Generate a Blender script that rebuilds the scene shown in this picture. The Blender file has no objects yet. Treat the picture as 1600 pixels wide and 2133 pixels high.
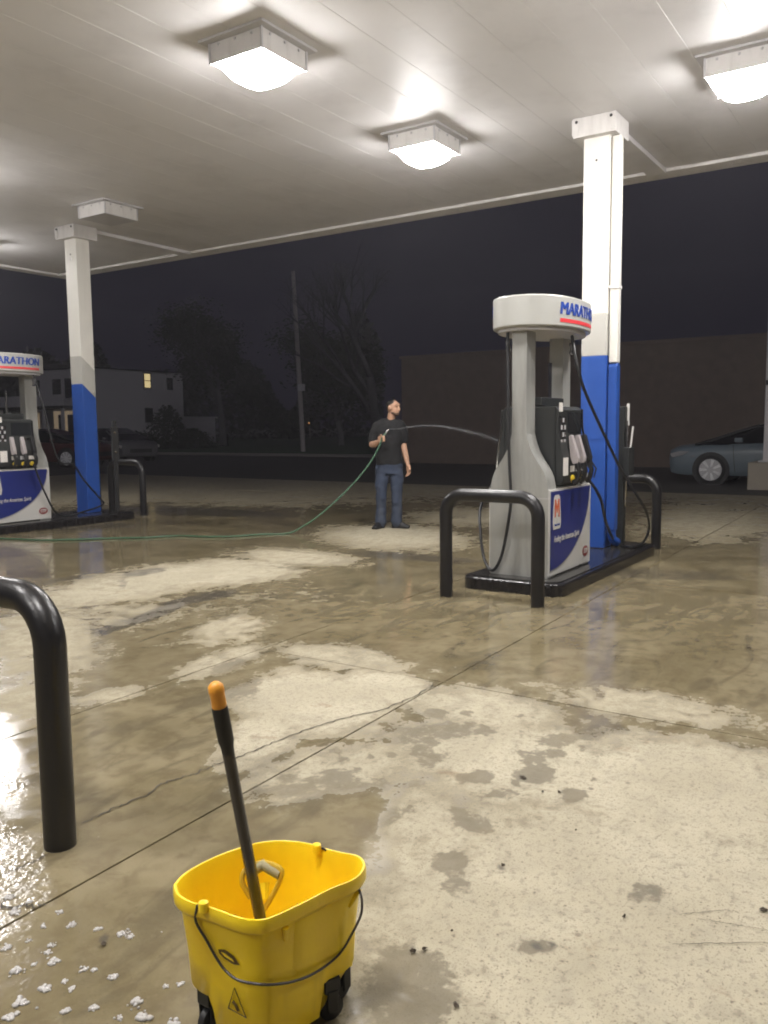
import bpy, bmesh, math, random
import numpy as np
from mathutils import Vector, Matrix
R = math.radians
random.seed(7); rng = np.random.default_rng(7)

# ------------------------------------------------------------------ camera
F, PIT, ROL, YAW, CH = 1747.1, 0.101767, -0.01078, 0.58282, 1.38
_up = np.array([0, -math.cos(PIT), -math.sin(PIT)]); _fw = np.array([0, -math.sin(PIT), math.cos(PIT)]); _rt = np.array([1., 0, 0])
_u = math.cos(YAW)*_fw + math.sin(YAW)*_rt; _v = -math.cos(YAW)*_rt + math.sin(YAW)*_fw
_R = np.array([[math.cos(ROL), -math.sin(ROL), 0], [math.sin(ROL), math.cos(ROL), 0], [0, 0, 1]])
CM = np.stack([_R@_u, _R@_v, _R@_up], 1)
def ray(x, y): return CM.T @ np.array([(x-800)/F, (y-1066.5)/F, 1.0])
def at(x, y, z=0.0):                       # point at height z seen at photo pixel x, y
    d = ray(x, y); return d*((z-CH)/d[2]) + np.array([0, 0, CH])
def onx(x, y, X): d = ray(x, y); return d*(X/d[0]) + np.array([0, 0, CH])
def ony(x, y, Y): d = ray(x, y); return d*(Y/d[1]) + np.array([0, 0, CH])
def deep(x, y, s): return ray(x, y)*s + np.array([0, 0, CH])

scene = bpy.context.scene
cam = bpy.data.objects.new('camera', bpy.data.cameras.new('camera')); scene.collection.objects.link(cam)
rx, ry, rz = CM.T@np.array([1., 0, 0]), -(CM.T@np.array([0, 1., 0])), -(CM.T@np.array([0, 0, 1.]))
cam.matrix_world = Matrix(((rx[0], ry[0], rz[0], 0), (rx[1], ry[1], rz[1], 0), (rx[2], ry[2], rz[2], CH), (0, 0, 0, 1)))
cam.data.sensor_fit = 'HORIZONTAL'; cam.data.sensor_width = 36; cam.data.lens = F/1600*36
cam.data.clip_start = 0.05; cam.data.clip_end = 3000
scene.camera = cam

# ------------------------------------------------------------------ night sky, added weak fill sun, exposure
LAMP = 136.0; HAZE = .0021
world = bpy.data.worlds.new('World'); scene.world = world; world.use_nodes = True
wn = world.node_tree.nodes; wl = world.node_tree.links
bg = wn['Background']; bg.inputs['Strength'].default_value = 1.0
tc = wn.new('ShaderNodeTexCoord'); nz = wn.new('ShaderNodeTexNoise'); nz.inputs['Scale'].default_value = 2.2; nz.inputs['Detail'].default_value = 5
cr = wn.new('ShaderNodeValToRGB')
cr.color_ramp.elements[0].position = .3; cr.color_ramp.elements[0].color = (.0058, .0050, .0098, 1)
cr.color_ramp.elements[1].position = .75; cr.color_ramp.elements[1].color = (.0090, .0078, .0142, 1)
wl.new(tc.outputs['Generated'], nz.inputs['Vector']); wl.new(nz.outputs['Fac'], cr.inputs['Fac']); wl.new(cr.outputs['Color'], bg.inputs['Color'])
sun = bpy.data.objects.new('moonlight', bpy.data.lights.new('moonlight', 'SUN')); scene.collection.objects.link(sun)
sun.data.energy = 0.19; sun.data.angle = R(12); sun.data.color = (.95, .95, 1.0)  # weak sun added in place of town lights, lifts the far walls
sun.rotation_euler = Vector((.62, .66, -.45)).to_track_quat('-Z', 'Y').to_euler()
scene.view_settings.view_transform = 'Standard'; scene.view_settings.look = 'None'
scene.view_settings.exposure = 0.0; scene.view_settings.gamma = 1.0
scene.cycles.use_denoising = True; scene.cycles.use_adaptive_sampling = True; scene.cycles.adaptive_threshold = .09; scene.cycles.adaptive_min_samples = 24
scene.cycles.max_bounces = 5; scene.cycles.filter_width = 1.9
scene.cycles.sample_clamp_indirect = 6.0

# ------------------------------------------------------------------ helpers
C = scene.collection
class MB:
    """collects polygons, then links them as one mesh object"""
    def __init__(s): s.v = []; s.f = []; s.m = []
    def add(s, vs, fs, m=0):
        o = len(s.v); s.v += [tuple(map(float, p)) for p in vs]
        for f in fs: s.f.append([i+o for i in f]); s.m.append(m)
        return s
    def box(s, x0, x1, y0, y1, z0, z1, m=0, M=None):
        vs = [Vector(p) for p in ((x0,y0,z0),(x1,y0,z0),(x1,y1,z0),(x0,y1,z0),(x0,y0,z1),(x1,y0,z1),(x1,y1,z1),(x0,y1,z1))]
        if M is not None: vs = [M@p for p in vs]
        return s.add(vs, [(0,3,2,1),(4,5,6,7),(0,1,5,4),(1,2,6,5),(2,3,7,6),(3,0,4,7)], m)
    def prism(s, pts, lo, hi, axis='z', m=0):
        n = len(pts)
        def P(a, b, h): return {'z': (a,b,h), 'x': (h,a,b), 'y': (a,h,b)}[axis]
        vs = [P(a,b,lo) for a,b in pts] + [P(a,b,hi) for a,b in pts]
        fl = [tuple(range(n))[::-1], tuple(range(n, 2*n))] + [(i,(i+1)%n,(i+1)%n+n,i+n) for i in range(n)]
        if axis == 'y': fl = [f[::-1] for f in fl]
        return s.add(vs, fl, m)
    def tube(s, path, rad, n=10, m=0, cap=True, sq=None):
        P = [Vector(p) for p in path]; k = len(P)
        rad = [rad]*k if not hasattr(rad, '__len__') else list(rad)
        T = [(P[min(i+1,k-1)]-P[max(i-1,0)]).normalized() for i in range(k)]
        a = Vector((0,0,1)) if abs(T[0].z) < .9 else Vector((1,0,0))
        N = (a - T[0]*a.dot(T[0])).normalized(); vs = []
        for i in range(k):
            N = (N - T[i]*N.dot(T[i])).normalized(); B = T[i].cross(N)
            for j in range(n):
                t = 2*math.pi*j/n; vs.append(P[i] + (N*math.cos(t) + B*math.sin(t))*rad[i])
        fs = [(i*n+j, i*n+(j+1)%n, (i+1)*n+(j+1)%n, (i+1)*n+j) for i in range(k-1) for j in range(n)]
        if cap: fs += [tuple(range(n))[::-1], tuple(range((k-1)*n, k*n))]
        return s.add(vs, fs, m)
    def lathe(s, prof, n=24, M=None, m=0):       # prof: (radius, z)
        vs = []
        for r, z in prof:
            for j in range(n):
                p = Vector((r*math.cos(2*math.pi*j/n), r*math.sin(2*math.pi*j/n), z)); vs.append(M@p if M is not None else p)
        k = len(prof)
        fs = [(i*n+j, i*n+(j+1)%n, (i+1)*n+(j+1)%n, (i+1)*n+j) for i in range(k-1) for j in range(n)]
        fs += [tuple(range(n))[::-1], tuple(range((k-1)*n, k*n))]
        return s.add(vs, fs, m)
    def ball(s, c, r, n=10, m=0, M=None):        # r scalar or triple
        r = (r, r, r) if not hasattr(r, '__len__') else r
        vs = [Vector((0,0,-r[2]))]; k = n//2
        for i in range(1, k):
            a = -math.pi/2 + math.pi*i/k
            for j in range(n): t = 2*math.pi*j/n; vs.append(Vector((r[0]*math.cos(a)*math.cos(t), r[1]*math.cos(a)*math.sin(t), r[2]*math.sin(a))))
        vs.append(Vector((0,0,r[2]))); e = len(vs)-1
        fs = [(0, 1+(j+1)%n, 1+j) for j in range(n)]
        fs += [(1+i*n+j, 1+i*n+(j+1)%n, 1+(i+1)*n+(j+1)%n, 1+(i+1)*n+j) for i in range(k-2) for j in range(n)]
        fs += [(e, 1+(k-2)*n+j, 1+(k-2)*n+(j+1)%n) for j in range(n)]
        if M is not None: vs = [M@p for p in vs]
        return s.add([p+Vector(c) for p in vs], fs, m)
    def build(s, name, mats, parent=None, smooth=False, bevel=0, seg=2, ang=40):
        me = bpy.data.meshes.new(name); me.from_pydata(s.v, [], s.f)
        mats = mats if isinstance(mats, (list, tuple)) else [mats]
        for m in mats: me.materials.append(m)
        me.polygons.foreach_set('material_index', s.m)
        if smooth: me.polygons.foreach_set('use_smooth', [True]*len(s.f))
        me.validate(); me.update()
        o = bpy.data.objects.new(name, me); C.objects.link(o); o.parent = parent
        if smooth and ang:
            bm = bmesh.new(); bm.from_mesh(me)
            for e in bm.edges:
                if len(e.link_faces) == 2 and e.calc_face_angle(0) > R(ang): e.smooth = False
            bm.to_mesh(me); bm.free()
        if bevel:
            b = o.modifiers.new('bevel', 'BEVEL'); b.width = bevel; b.segments = seg; b.limit_method = 'ANGLE'; b.angle_limit = R(35)
        return o
def tag(o, label, cat, group=None):
    o['label'] = label; o['category'] = cat
    if group: o['group'] = group
    return o
def kind(o, k, label=None):
    o['kind'] = k
    if label: o['label'] = label
    return o
def empty(name, loc, rz=0):
    o = bpy.data.objects.new(name, None); C.objects.link(o); o.location = loc; o.rotation_euler = (0, 0, rz); o.empty_display_size = .1
    return o
def spline(pts, n=8):                            # Catmull-Rom through pts
    P = [np.array(p, float) for p in pts]; P = [2*P[0]-P[1]] + P + [2*P[-1]-P[-2]]; out = []
    for i in range(1, len(P)-2):
        for k in range(n):
            t = k/n; a, b, c, d = P[i-1:i+3]
            out.append(.5*((2*b)+(-a+c)*t+(2*a-5*b+4*c-d)*t*t+(-a+3*b-3*c+d)*t**3))
    out.append(P[-2]); return out
def rrect(x0, x1, y0, y1, r, n=5):
    out = []
    for cx, cy, a in ((x1-r,y1-r,0),(x0+r,y1-r,90),(x0+r,y0+r,180),(x1-r,y0+r,270)):
        for k in range(n+1): t = R(a+90*k/n); out.append((cx+r*math.cos(t), cy+r*math.sin(t)))
    return out
def text_mesh(body, size, shear=0, bold=0, ext=.002, width=None):
    cu = bpy.data.curves.new('lettering', 'FONT'); cu.body = body; cu.size = size; cu.shear = shear; cu.offset = bold
    cu.extrude = ext; cu.align_x = 'CENTER'; cu.align_y = 'CENTER'; cu.resolution_u = 3
    o = bpy.data.objects.new('lettering', cu); C.objects.link(o)
    dg = bpy.context.evaluated_depsgraph_get(); me = bpy.data.meshes.new_from_object(o.evaluated_get(dg))
    vs = [tuple(v.co) for v in me.vertices]; fs = [tuple(p.vertices) for p in me.polygons]
    bpy.data.objects.remove(o); bpy.data.meshes.remove(me)
    if width:
        w = max(v[0] for v in vs)-min(v[0] for v in vs); k = width/w; vs = [(v[0]*k, v[1], v[2]) for v in vs]
    return vs, fs

# ------------------------------------------------------------------ materials
def nd(nt, t, **kw):
    n = nt.nodes.new('ShaderNode'+t)
    for k, v in kw.items():
        if k in n.inputs: n.inputs[k].default_value = v
        else: setattr(n, k, v)
    return n
def mat(name, col, rough=.5, metal=0, var=.12, scale=6, bump=.0, bscale=60, spec=.5, dirt=None, dirtk=.5, coat=0):
    m = bpy.data.materials.new(name); m.use_nodes = True; nt = m.node_tree; b = nt.nodes['Principled BSDF']; L = nt.links.new
    b.inputs['Roughness'].default_value = rough; b.inputs['Metallic'].default_value = metal; b.inputs['Specular IOR Level'].default_value = spec
    b.inputs['Coat Weight'].default_value = coat
    t = nd(nt, 'TexCoord'); n = nd(nt, 'TexNoise', Scale=scale, Detail=6, Roughness=.6); L(t.outputs['Object'], n.inputs['Vector'])
    mx = nd(nt, 'MixRGB'); mx.inputs[1].default_value = (*[c*(1-var) for c in col], 1); mx.inputs[2].default_value = (*[min(1, c*(1+var)) for c in col], 1)
    L(n.outputs['Fac'], mx.inputs[0]); out = mx.outputs[0]
    if dirt:
        n2 = nd(nt, 'TexNoise', Scale=scale*.6, Detail=8, Roughness=.7); mp = nd(nt, 'Mapping'); mp.inputs['Scale'].default_value = (2, 2, .22)
        L(t.outputs['Object'], mp.inputs['Vector']); L(mp.outputs[0], n2.inputs['Vector'])
        r = nd(nt, 'MapRange', **{'From Min': .5, 'From Max': .75, 'To Max': dirtk}); L(n2.outputs['Fac'], r.inputs[0])
        m2 = nd(nt, 'MixRGB'); m2.inputs[2].default_value = (*dirt, 1); L(r.outputs[0], m2.inputs[0]); L(out, m2.inputs[1]); out = m2.outputs[0]
    L(out, b.inputs['Base Color'])
    rr = nd(nt, 'MapRange', **{'To Min': max(.02, rough*.8), 'To Max': min(1, rough*1.25)}); L(n.outputs['Fac'], rr.inputs[0]); L(rr.outputs[0], b.inputs['Roughness'])
    if bump:
        n3 = nd(nt, 'TexNoise', Scale=bscale, Detail=4); L(t.outputs['Object'], n3.inputs['Vector'])
        bp = nd(nt, 'Bump', Strength=bump, Distance=.01); L(n3.outputs['Fac'], bp.inputs['Height']); L(bp.outputs[0], b.inputs['Normal'])
    return m
def glow(name, col, k):
    m = bpy.data.materials.new(name); m.use_nodes = True; b = m.node_tree.nodes['Principled BSDF']
    b.inputs['Base Color'].default_value = (*[min(.8, c) for c in col], 1); b.inputs['Emission Color'].default_value = (*col, 1); b.inputs['Emission Strength'].default_value = k
    return m
M = {}
M['soffit'] = mat('soffit_white', (.72, .705, .70), .5, var=.07, scale=1.2, dirt=(.52, .50, .49), dirtk=.5)
M['trim'] = mat('trim_white', (.72, .70, .68), .5, var=.08, dirt=(.3, .28, .25), dirtk=.4)
M['white'] = mat('white_paint', (.78, .76, .70), .4, var=.04, scale=4, bump=.05, dirt=(.5, .46, .38), dirtk=.35)
M['greyband'] = mat('grey_paint', (.50, .49, .45), .42, var=.04, scale=4)
M['blue'] = mat('blue_paint', (.018, .082, .37), .42, var=.12, scale=5, bump=.08, dirt=(.012, .05, .25), dirtk=.4)
M['black'] = mat('black_gloss_paint', (.012, .0115, .0125), .33, var=.25, scale=14, bump=.12, bscale=40, spec=.6)
M['curb'] = mat('black_curb_paint', (.014, .013, .014), .2, var=.4, scale=10, bump=.5, bscale=35, dirt=(.05, .045, .04), dirtk=.5)
M['rubber'] = mat('black_rubber', (.013, .013, .014), .5, var=.2)
M['silver'] = mat('brushed_silver', (.40, .40, .375), .36, metal=.25, var=.08, scale=4, dirt=(.20, .20, .185), dirtk=.75)
M['signgrey'] = mat('sign_silver', (.45, .45, .42), .3, var=.03, scale=2)
M['charcoal'] = mat('charcoal_plastic', (.022, .024, .0235), .45, var=.2, scale=8)
M['glass'] = mat('screen_glass', (.02, .022, .025), .08, var=.1)
M['chrome'] = mat('chrome', (.6, .58, .56), .15, metal=1, var=.1)
M['decalwhite'] = mat('decal_white', (.56, .55, .52), .35, var=.03)
M['decalblue'] = mat('decal_blue', (.017, .028, .175), .3, var=.1)
M['decalgrey'] = mat('decal_grey', (.30, .30, .31), .35, var=.05)
M['signblue'] = mat('letter_blue', (.025, .07, .36), .35, var=.05)
M['signred'] = mat('letter_red', (.75, .06, .07), .35, var=.05)
M['logo'] = mat('logo_red', (.6, .12, .05), .4, var=.05)
M['stp'] = mat('oval_red', (.24, .05, .05), .4, var=.05)
M['paper'] = mat('label_paper', (.75, .72, .68), .5, var=.05)
M['yellowbtn'] = mat('yellow_button', (.72, .52, .03), .4, var=.05)
M['nozzle'] = mat('nozzle_cover', (.42, .38, .38), .35, var=.1)
M['bucket'] = mat('yellow_plastic', (.98, .69, .014), .36, var=.05, scale=5, bump=.05, bscale=120, dirt=(.80, .47, .02), dirtk=.45)
M['bucket_shade_grime'] = mat('yellow_plastic_shaded_grimy', (.98, .69, .014), .4, var=.06, scale=6, dirt=(.50, .30, .02), dirtk=.5)  # brown mottling paints the shadow low on the tub, along with grime
M['wire'] = mat('bail_wire', (.035, .028, .024), .4, var=.1)
M['pole'] = mat('mop_pole', (.085, .08, .08), .2, metal=.4, var=.3, scale=10)
M['orangecap'] = mat('orange_cap', (.85, .36, .04), .4, var=.1)
M['skin'] = mat('skin', (.50, .29, .19), .5, var=.06, scale=12)
M['hair'] = mat('hair', (.012, .010, .009), .6, var=.3, scale=60, bump=.5, bscale=250)
M['beard'] = mat('beard', (.13, .075, .05), .6, var=.3, scale=60)
M['shirt'] = mat('black_shirt', (.007, .0073, .0085), .9, var=.3, scale=9, bump=.3, bscale=20)
M['jeans'] = mat('denim', (.034, .048, .084), .9, var=.55, scale=5, bump=.3, bscale=25, dirt=(.11, .125, .15), dirtk=.8)
M['shoe'] = mat('black_shoe', (.012, .012, .013), .45, var=.2)
M['hose'] = mat('green_hose', (.045, .12, .065), .4, var=.15)
M['tyre'] = mat('tyre', (.012, .012, .013), .7, var=.2)
M['rim'] = mat('alloy_rim', (.88, .88, .88), .4, metal=0, var=.05)
M['carblue'] = mat('blue_grey_car_paint', (.17, .215, .25), .3, var=.05, coat=.5)
M['carred'] = mat('red_car_paint', (.085, .014, .012), .3, var=.05, coat=.5)
M['carwhite'] = mat('silver_car_paint', (.13, .125, .13), .3, var=.05, coat=.5)
M['carglass'] = mat('car_glass', (.008, .008, .010), .05, var=.1)
M['lamp'] = mat('lamp_lens', (.32, .32, .33), .1, var=.05)
M['brick'] = mat('brown_brick', (.20, .15, .12), .85, var=.3, scale=3, bump=.4, bscale=30)
M['coping'] = mat('coping', (.20, .15, .12), .8, var=.15)
M['siding'] = mat('pale_siding', (.62, .59, .60), .7, var=.06, scale=1)
M['darkwood'] = mat('dark_trim', (.04, .035, .035), .7, var=.2)
M['warmwin'] = glow('lit_window', (1.0, .78, .38), .62)
M['porch'] = glow('lit_porch_wall', (1.0, .74, .48), .16)  # porch lamplight painted as a faint glow of the wall itself
M['bark'] = mat('bark', (.10, .095, .10), .9, var=.35, scale=12, bump=.6, bscale=25)
M['leaf'] = mat('leaves', (.035, .04, .024), .9, var=.5, scale=20)
M['polewood'] = mat('weathered_pole', (.42, .38, .37), .85, var=.2, scale=8)
M['concreteplain'] = mat('plinth_concrete', (.36, .32, .26), .85, var=.15, scale=5, bump=.3)
M['post'] = mat('dull_post', (.02, .02, .02), .8)
M['sidewalk'] = mat('sidewalk_concrete', (.30, .27, .24), .9, var=.15, scale=3)
M['grass'] = mat('lawn_grass', (.05, .085, .035), .95, var=.4, scale=5)
M['lens'] = glow('lit_lens', (1.0, .965, .945), LAMP)
M['offlens'] = mat('unlit_lens', (.20, .19, .19), .25, var=.1)
M['foam'] = mat('soap_foam', (.56, .54, .52), .25, var=.08, scale=30)
M['foam'].node_tree.nodes['Principled BSDF'].inputs['Alpha'].default_value = .8
M['gasket'] = mat('grey_plate', (.55, .54, .55), .5, var=.06)
M['leafbit'] = mat('dead_leaf', (.06, .045, .03), .9, var=.4, scale=30)

def water_mat():
    m = bpy.data.materials.new('water_jet'); m.use_nodes = True; b = m.node_tree.nodes['Principled BSDF']
    b.inputs['Base Color'].default_value = (.30, .31, .33, 1); b.inputs['Roughness'].default_value = .25
    b.inputs['Transmission Weight'].default_value = .55; b.inputs['IOR'].default_value = 1.33
    return m
M['water'] = water_mat()

def asphalt_mat():
    m = mat('asphalt', (.075, .068, .060), .7, var=.4, scale=1.2, bump=.6, bscale=120)
    return m
M['asphalt'] = asphalt_mat()

def concrete_mat():
    m = bpy.data.materials.new('wet_concrete'); m.use_nodes = True; nt = m.node_tree; L = nt.links.new; b = nt.nodes['Principled BSDF']
    geo = nd(nt, 'NewGeometry'); P = geo.outputs['Position']
    def noise(s, d=5, r=.6, dist=0): n = nd(nt, 'TexNoise', Scale=s, Detail=d, Roughness=r, Distortion=dist); L(P, n.inputs['Vector']); return n.outputs['Fac']
    def math_(op, a, c, clamp=False):
        n = nd(nt, 'Math', operation=op, use_clamp=clamp)
        for i, v in enumerate((a, c)):
            if hasattr(v, 'links') or not isinstance(v, (int, float)): L(v, n.inputs[i])
            else: n.inputs[i].default_value = v
        return n.outputs[0]
    def mr(v, a, c, lo=0, hi=1, smooth=True):
        n = nd(nt, 'MapRange', **{'From Min': a, 'From Max': c, 'To Min': lo, 'To Max': hi})
        if smooth: n.interpolation_type = 'SMOOTHSTEP'
        L(v, n.inputs[0]); return n.outputs[0]
    def mix(f, a, c, typ='MIX'):
        n = nd(nt, 'MixRGB', blend_type=typ)
        for i, v in enumerate((f, a, c)):
            if isinstance(v, tuple): n.inputs[i].default_value = (*v, 1)
            elif isinstance(v, (int, float)): n.inputs[i].default_value = v
            else: L(v, n.inputs[i])
        return n.outputs[0]
    def attr(n): a = nd(nt, 'Attribute', attribute_name=n); return a.outputs['Fac']
    wet, rip, stain, damp = attr('wet'), attr('ripple'), attr('stain'), attr('damp')
    n1, n2, n3, n4 = noise(2.1, 3, .55, .6), noise(9, 4, .6, .4), noise(38, 3, .6), noise(150, 2, .6)
    w = math_('ADD', wet, math_('MULTIPLY', math_('SUBTRACT', n1, .5), .85))
    w = math_('ADD', w, math_('MULTIPLY', math_('SUBTRACT', n2, .5), .75))
    w = math_('ADD', w, math_('MULTIPLY', math_('SUBTRACT', n3, .5), .28))
    W = mr(w, .10, .88)
    # dry concrete
    dry = mix(mr(n1, .3, .7), (.390, .348, .248), (.475, .430, .318))
    dry = mix(mr(n2, .45, .72, 0, .45), dry, (.31, .28, .21))
    dry = mix(mr(n3, .53, .66, 0, .55), dry, (.25, .222, .165))
    dry = mix(mr(n4, .58, .68, 0, .7), dry, (.16, .14, .10))
    dry = mix(mr(noise(70, 3, .6), .60, .70, 0, .8), dry, (.15, .125, .09))
    v = nd(nt, 'TexVoronoi', Scale=7.0, Randomness=1.0); L(P, v.inputs['Vector'])
    spots = math_('MULTIPLY', mr(v.outputs['Distance'], .10, .045), mr(noise(3.3, 2), .48, .6))
    dry = mix(math_('MULTIPLY', spots, .7), dry, (.12, .10, .075))
    rust = mr(noise(4.2, 6, .65, .5), .62, .74, 0, .6); dry = mix(rust, dry, (.23, .15, .085))
    dm = mr(math_('ADD', damp, math_('ADD', math_('MULTIPLY', math_('SUBTRACT', n2, .5), 1.1), math_('MULTIPLY', math_('SUBTRACT', n3, .5), .6))), .38, .62, 0, .85)
    dry = mix(dm, dry, (.175, .153, .108))
    # wet concrete
    wc = mix(mr(n1, .35, .65), (.172, .142, .080), (.248, .208, .126))
    wc = mix(mr(n2, .42, .68, 0, .6), wc, (.130, .102, .056))
    wc = mix(mr(n3, .5, .7, 0, .35), wc, (.22, .185, .115))
    wc = mix(mr(n4, .6, .74, 0, .4), wc, (.05, .042, .03))
    streak = nd(nt, 'TexNoise', Scale=1.3, Detail=6, Distortion=1.6); mp = nd(nt, 'Mapping'); mp.inputs['Scale'].default_value = (1.0, 3.0, 1); mp.inputs['Rotation'].default_value = (0, 0, R(-50))
    L(P, mp.inputs[0]); L(mp.outputs[0], streak.inputs['Vector']); wc = mix(mr(streak.outputs['Fac'], .5, .68, 0, .5), wc, (.085, .072, .045))
    col = mix(W, dry, wc)
    st = mr(math_('ADD', stain, math_('MULTIPLY', math_('SUBTRACT', n2, .5), .5)), .35, .8, 0, .72)
    col = mix(st, col, (.075, .068, .058)); L(col, b.inputs['Base Color'])
    wr = mr(math_('ADD', n2, math_('MULTIPLY', n1, .6)), .6, 1.0, .045, .20)
    rm = nd(nt, 'Mix', data_type='FLOAT'); L(mr(W, .45, .95), rm.inputs[0]); rm.inputs[2].default_value = .82; L(wr, rm.inputs[3]); L(rm.outputs[0], b.inputs['Roughness'])
    b.inputs['Specular IOR Level'].default_value = .5
    hd = math_('ADD', math_('MULTIPLY', n4, .5), math_('MULTIPLY', n3, .5))
    dryamt = mr(W, 0, 1, .55, .028, False)
    b1 = nd(nt, 'Bump', Distance=.006); L(dryamt, b1.inputs['Strength']); L(hd, b1.inputs['Height'])
    rn = noise(42, 2, .5, .3); b2 = nd(nt, 'Bump', Distance=.02); L(math_('MULTIPLY', rip, .15), b2.inputs['Strength']); L(rn, b2.inputs['Height']); L(b1.outputs[0], b2.inputs['Normal'])
    L(b2.outputs[0], b.inputs['Normal'])
    return m
M['concrete'] = concrete_mat()

# ------------------------------------------------------------------ ground: wet, dry, stain fields on the forecourt
def blob(px, py, rx_, ry_, rot=0):
    c = at(px, py)[:2]; ca, sa = math.cos(R(rot)), math.sin(R(rot))
    e = .15
    a = (at(px+rx_*ca*e, py+rx_*sa*e)[:2]-c)/e; b = (at(px-ry_*sa*e, py+ry_*ca*e)[:2]-c)/e
    return c, np.linalg.inv(np.stack([a, b], 1))
def field(X, Y, blobs, soft=False):
    out = np.zeros_like(X)
    for c, I, k in blobs:
        u = I[0, 0]*(X-c[0]) + I[0, 1]*(Y-c[1]); v = I[1, 0]*(X-c[0]) + I[1, 1]*(Y-c[1])
        out = np.maximum(out, k*np.clip(((1.65 if soft else 1.35)-np.sqrt(u*u+v*v))/(1.15 if soft else .7), 0, 1))
    return out
DRY = [(*blob(*q[:5]), q[5]) for q in (
    (1330, 1900, 540, 340, 0, 1.0), (1420, 1640, 330, 110, 8, 1.0), (1120, 1590, 300, 90, 10, .86), (900, 1780, 110, 190, 0, .70), (700, 1600, 170, 60, -12, .60),
    (650, 1455, 150, 60, 6, 1.0), (800, 1430, 90, 36, 8, 1.0), (540, 1535, 90, 50, -20, .85), (720, 1480, 110, 40, -14, .9), (1010, 1475, 150, 45, 8, .72),
    (720, 1375, 180, 30, 8, .50), (430, 1195, 200, 26, -3, .86), (250, 1225, 180, 30, -8, .74), (610, 1160, 130, 18, 3, .66), (520, 1175, 110, 10, 2, .7),
    (90, 1330, 130, 80, 0, .60), (60, 1460, 90, 40, 0, .55), (820, 1115, 150, 26, 2, .74), (980, 1075, 140, 20, 0, .55), (480, 1310, 90, 34, -10, .55),
    (470, 1375, 100, 30, -15, .55), (230, 1450, 90, 20, -12, .5), (1480, 1085, 150, 36, 0, .62), (600, 1040, 220, 18, 0, .42), (1350, 1470, 300, 34, 9, .55), (200, 1270, 300, 60, -5, .40), (560, 1240, 200, 40, 0, .26))]
_r = random.Random(12)
_sp = [(_r.uniform(690, 1250), _r.uniform(1480, 1700), _r.uniform(10, 38), 0, 0, _r.uniform(.5, .8)) for k in range(46)]
WETX = [(*blob(q[0], q[1], q[2], q[3] or q[2]*.42, q[4]), q[5]) for q in _sp + [
    (850, 2060, 120, 110, 0, .75), (935, 1795, 44, 26, 0, .75), (950, 1845, 38, 22, 0, .75), (990, 1715, 52, 22, 8, .75), (640, 1650, 150, 60, -15, .6),
    (830, 1530, 80, 22, 0, .65), (950, 1520, 90, 20, 0, .65), (1160, 1540, 50, 16, 0, .75), (1230, 1525, 40, 20, 0, .75), (1120, 1612, 42, 20, 0, .85), (1050, 1655, 50, 14, 0, .7),
    (1160, 1570, 26, 10, 0, .75), (1110, 1585, 30, 10, 0, .75), (490, 1410, 60, 45, 0, .8), (620, 1180, 60, 8, 0, .6), (800, 1700, 60, 26, 0, .6), (770, 1640, 60, 24, 0, .65), (1340, 1858, 60, 26, 0, .55), (1130, 1975, 60, 22, 0, .6)]]
STAIN = [(*blob(*q[:5]), q[5]) for q in (
    (330, 1275, 75, 12, -20, .9), (420, 1245, 90, 9, -10, .9), (240, 1305, 60, 12, -20, .7), (300, 1192, 60, 8, -8, .7), (150, 1205, 70, 7, -8, .6), (255, 1215, 14, 14, 0, .6),
    (400, 1065, 230, 10, 2, .8), (130, 1095, 200, 12, 0, .7), (860, 1160, 180, 9, 4, .7), (1010, 1375, 60, 20, -20, .5), (1135, 1970, 45, 12, -4, .8), (1340, 1858, 50, 20, 0, .5),
    (860, 1975, 25, 12, 0, .7), (1530, 1992, 22, 10, 15, .5), (1090, 1622, 9, 9, 0, 1.0), (1045, 1805, 6, 4, 0, 1), (1300, 1192, 300, 14, 3, .6), (215, 1960, 14, 9, 0, .9), (1000, 1195, 120, 20, 0, .5))]
RIP = [(*blob(*q[:5]), q[5]) for q in ((20, 1820, 110, 110, 0, .8), (140, 2020, 200, 120, 0, .35), (10, 1640, 50, 40, 0, .5), (1240, 1215, 160, 30, 0, .35))]
JX = [-9.0, -5.2, -1.6, .25, 3.86, 7.19, 10.5, 13.8, 17.1]
JY = [-9.0, -5.0, -1.5, 2.09, 3.40, 6.75, 10.02, 11.35, 14.8, 18.4, 22.0]
def jy(y, x): return y + .021*x
base = MB().box(-9.2, 17.25, -9.3, 22.5, -.09, -.013).build('forecourt', mat('joint_filler', (.06, .052, .036), .8, var=.3))
kind(base, 'structure')
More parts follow.
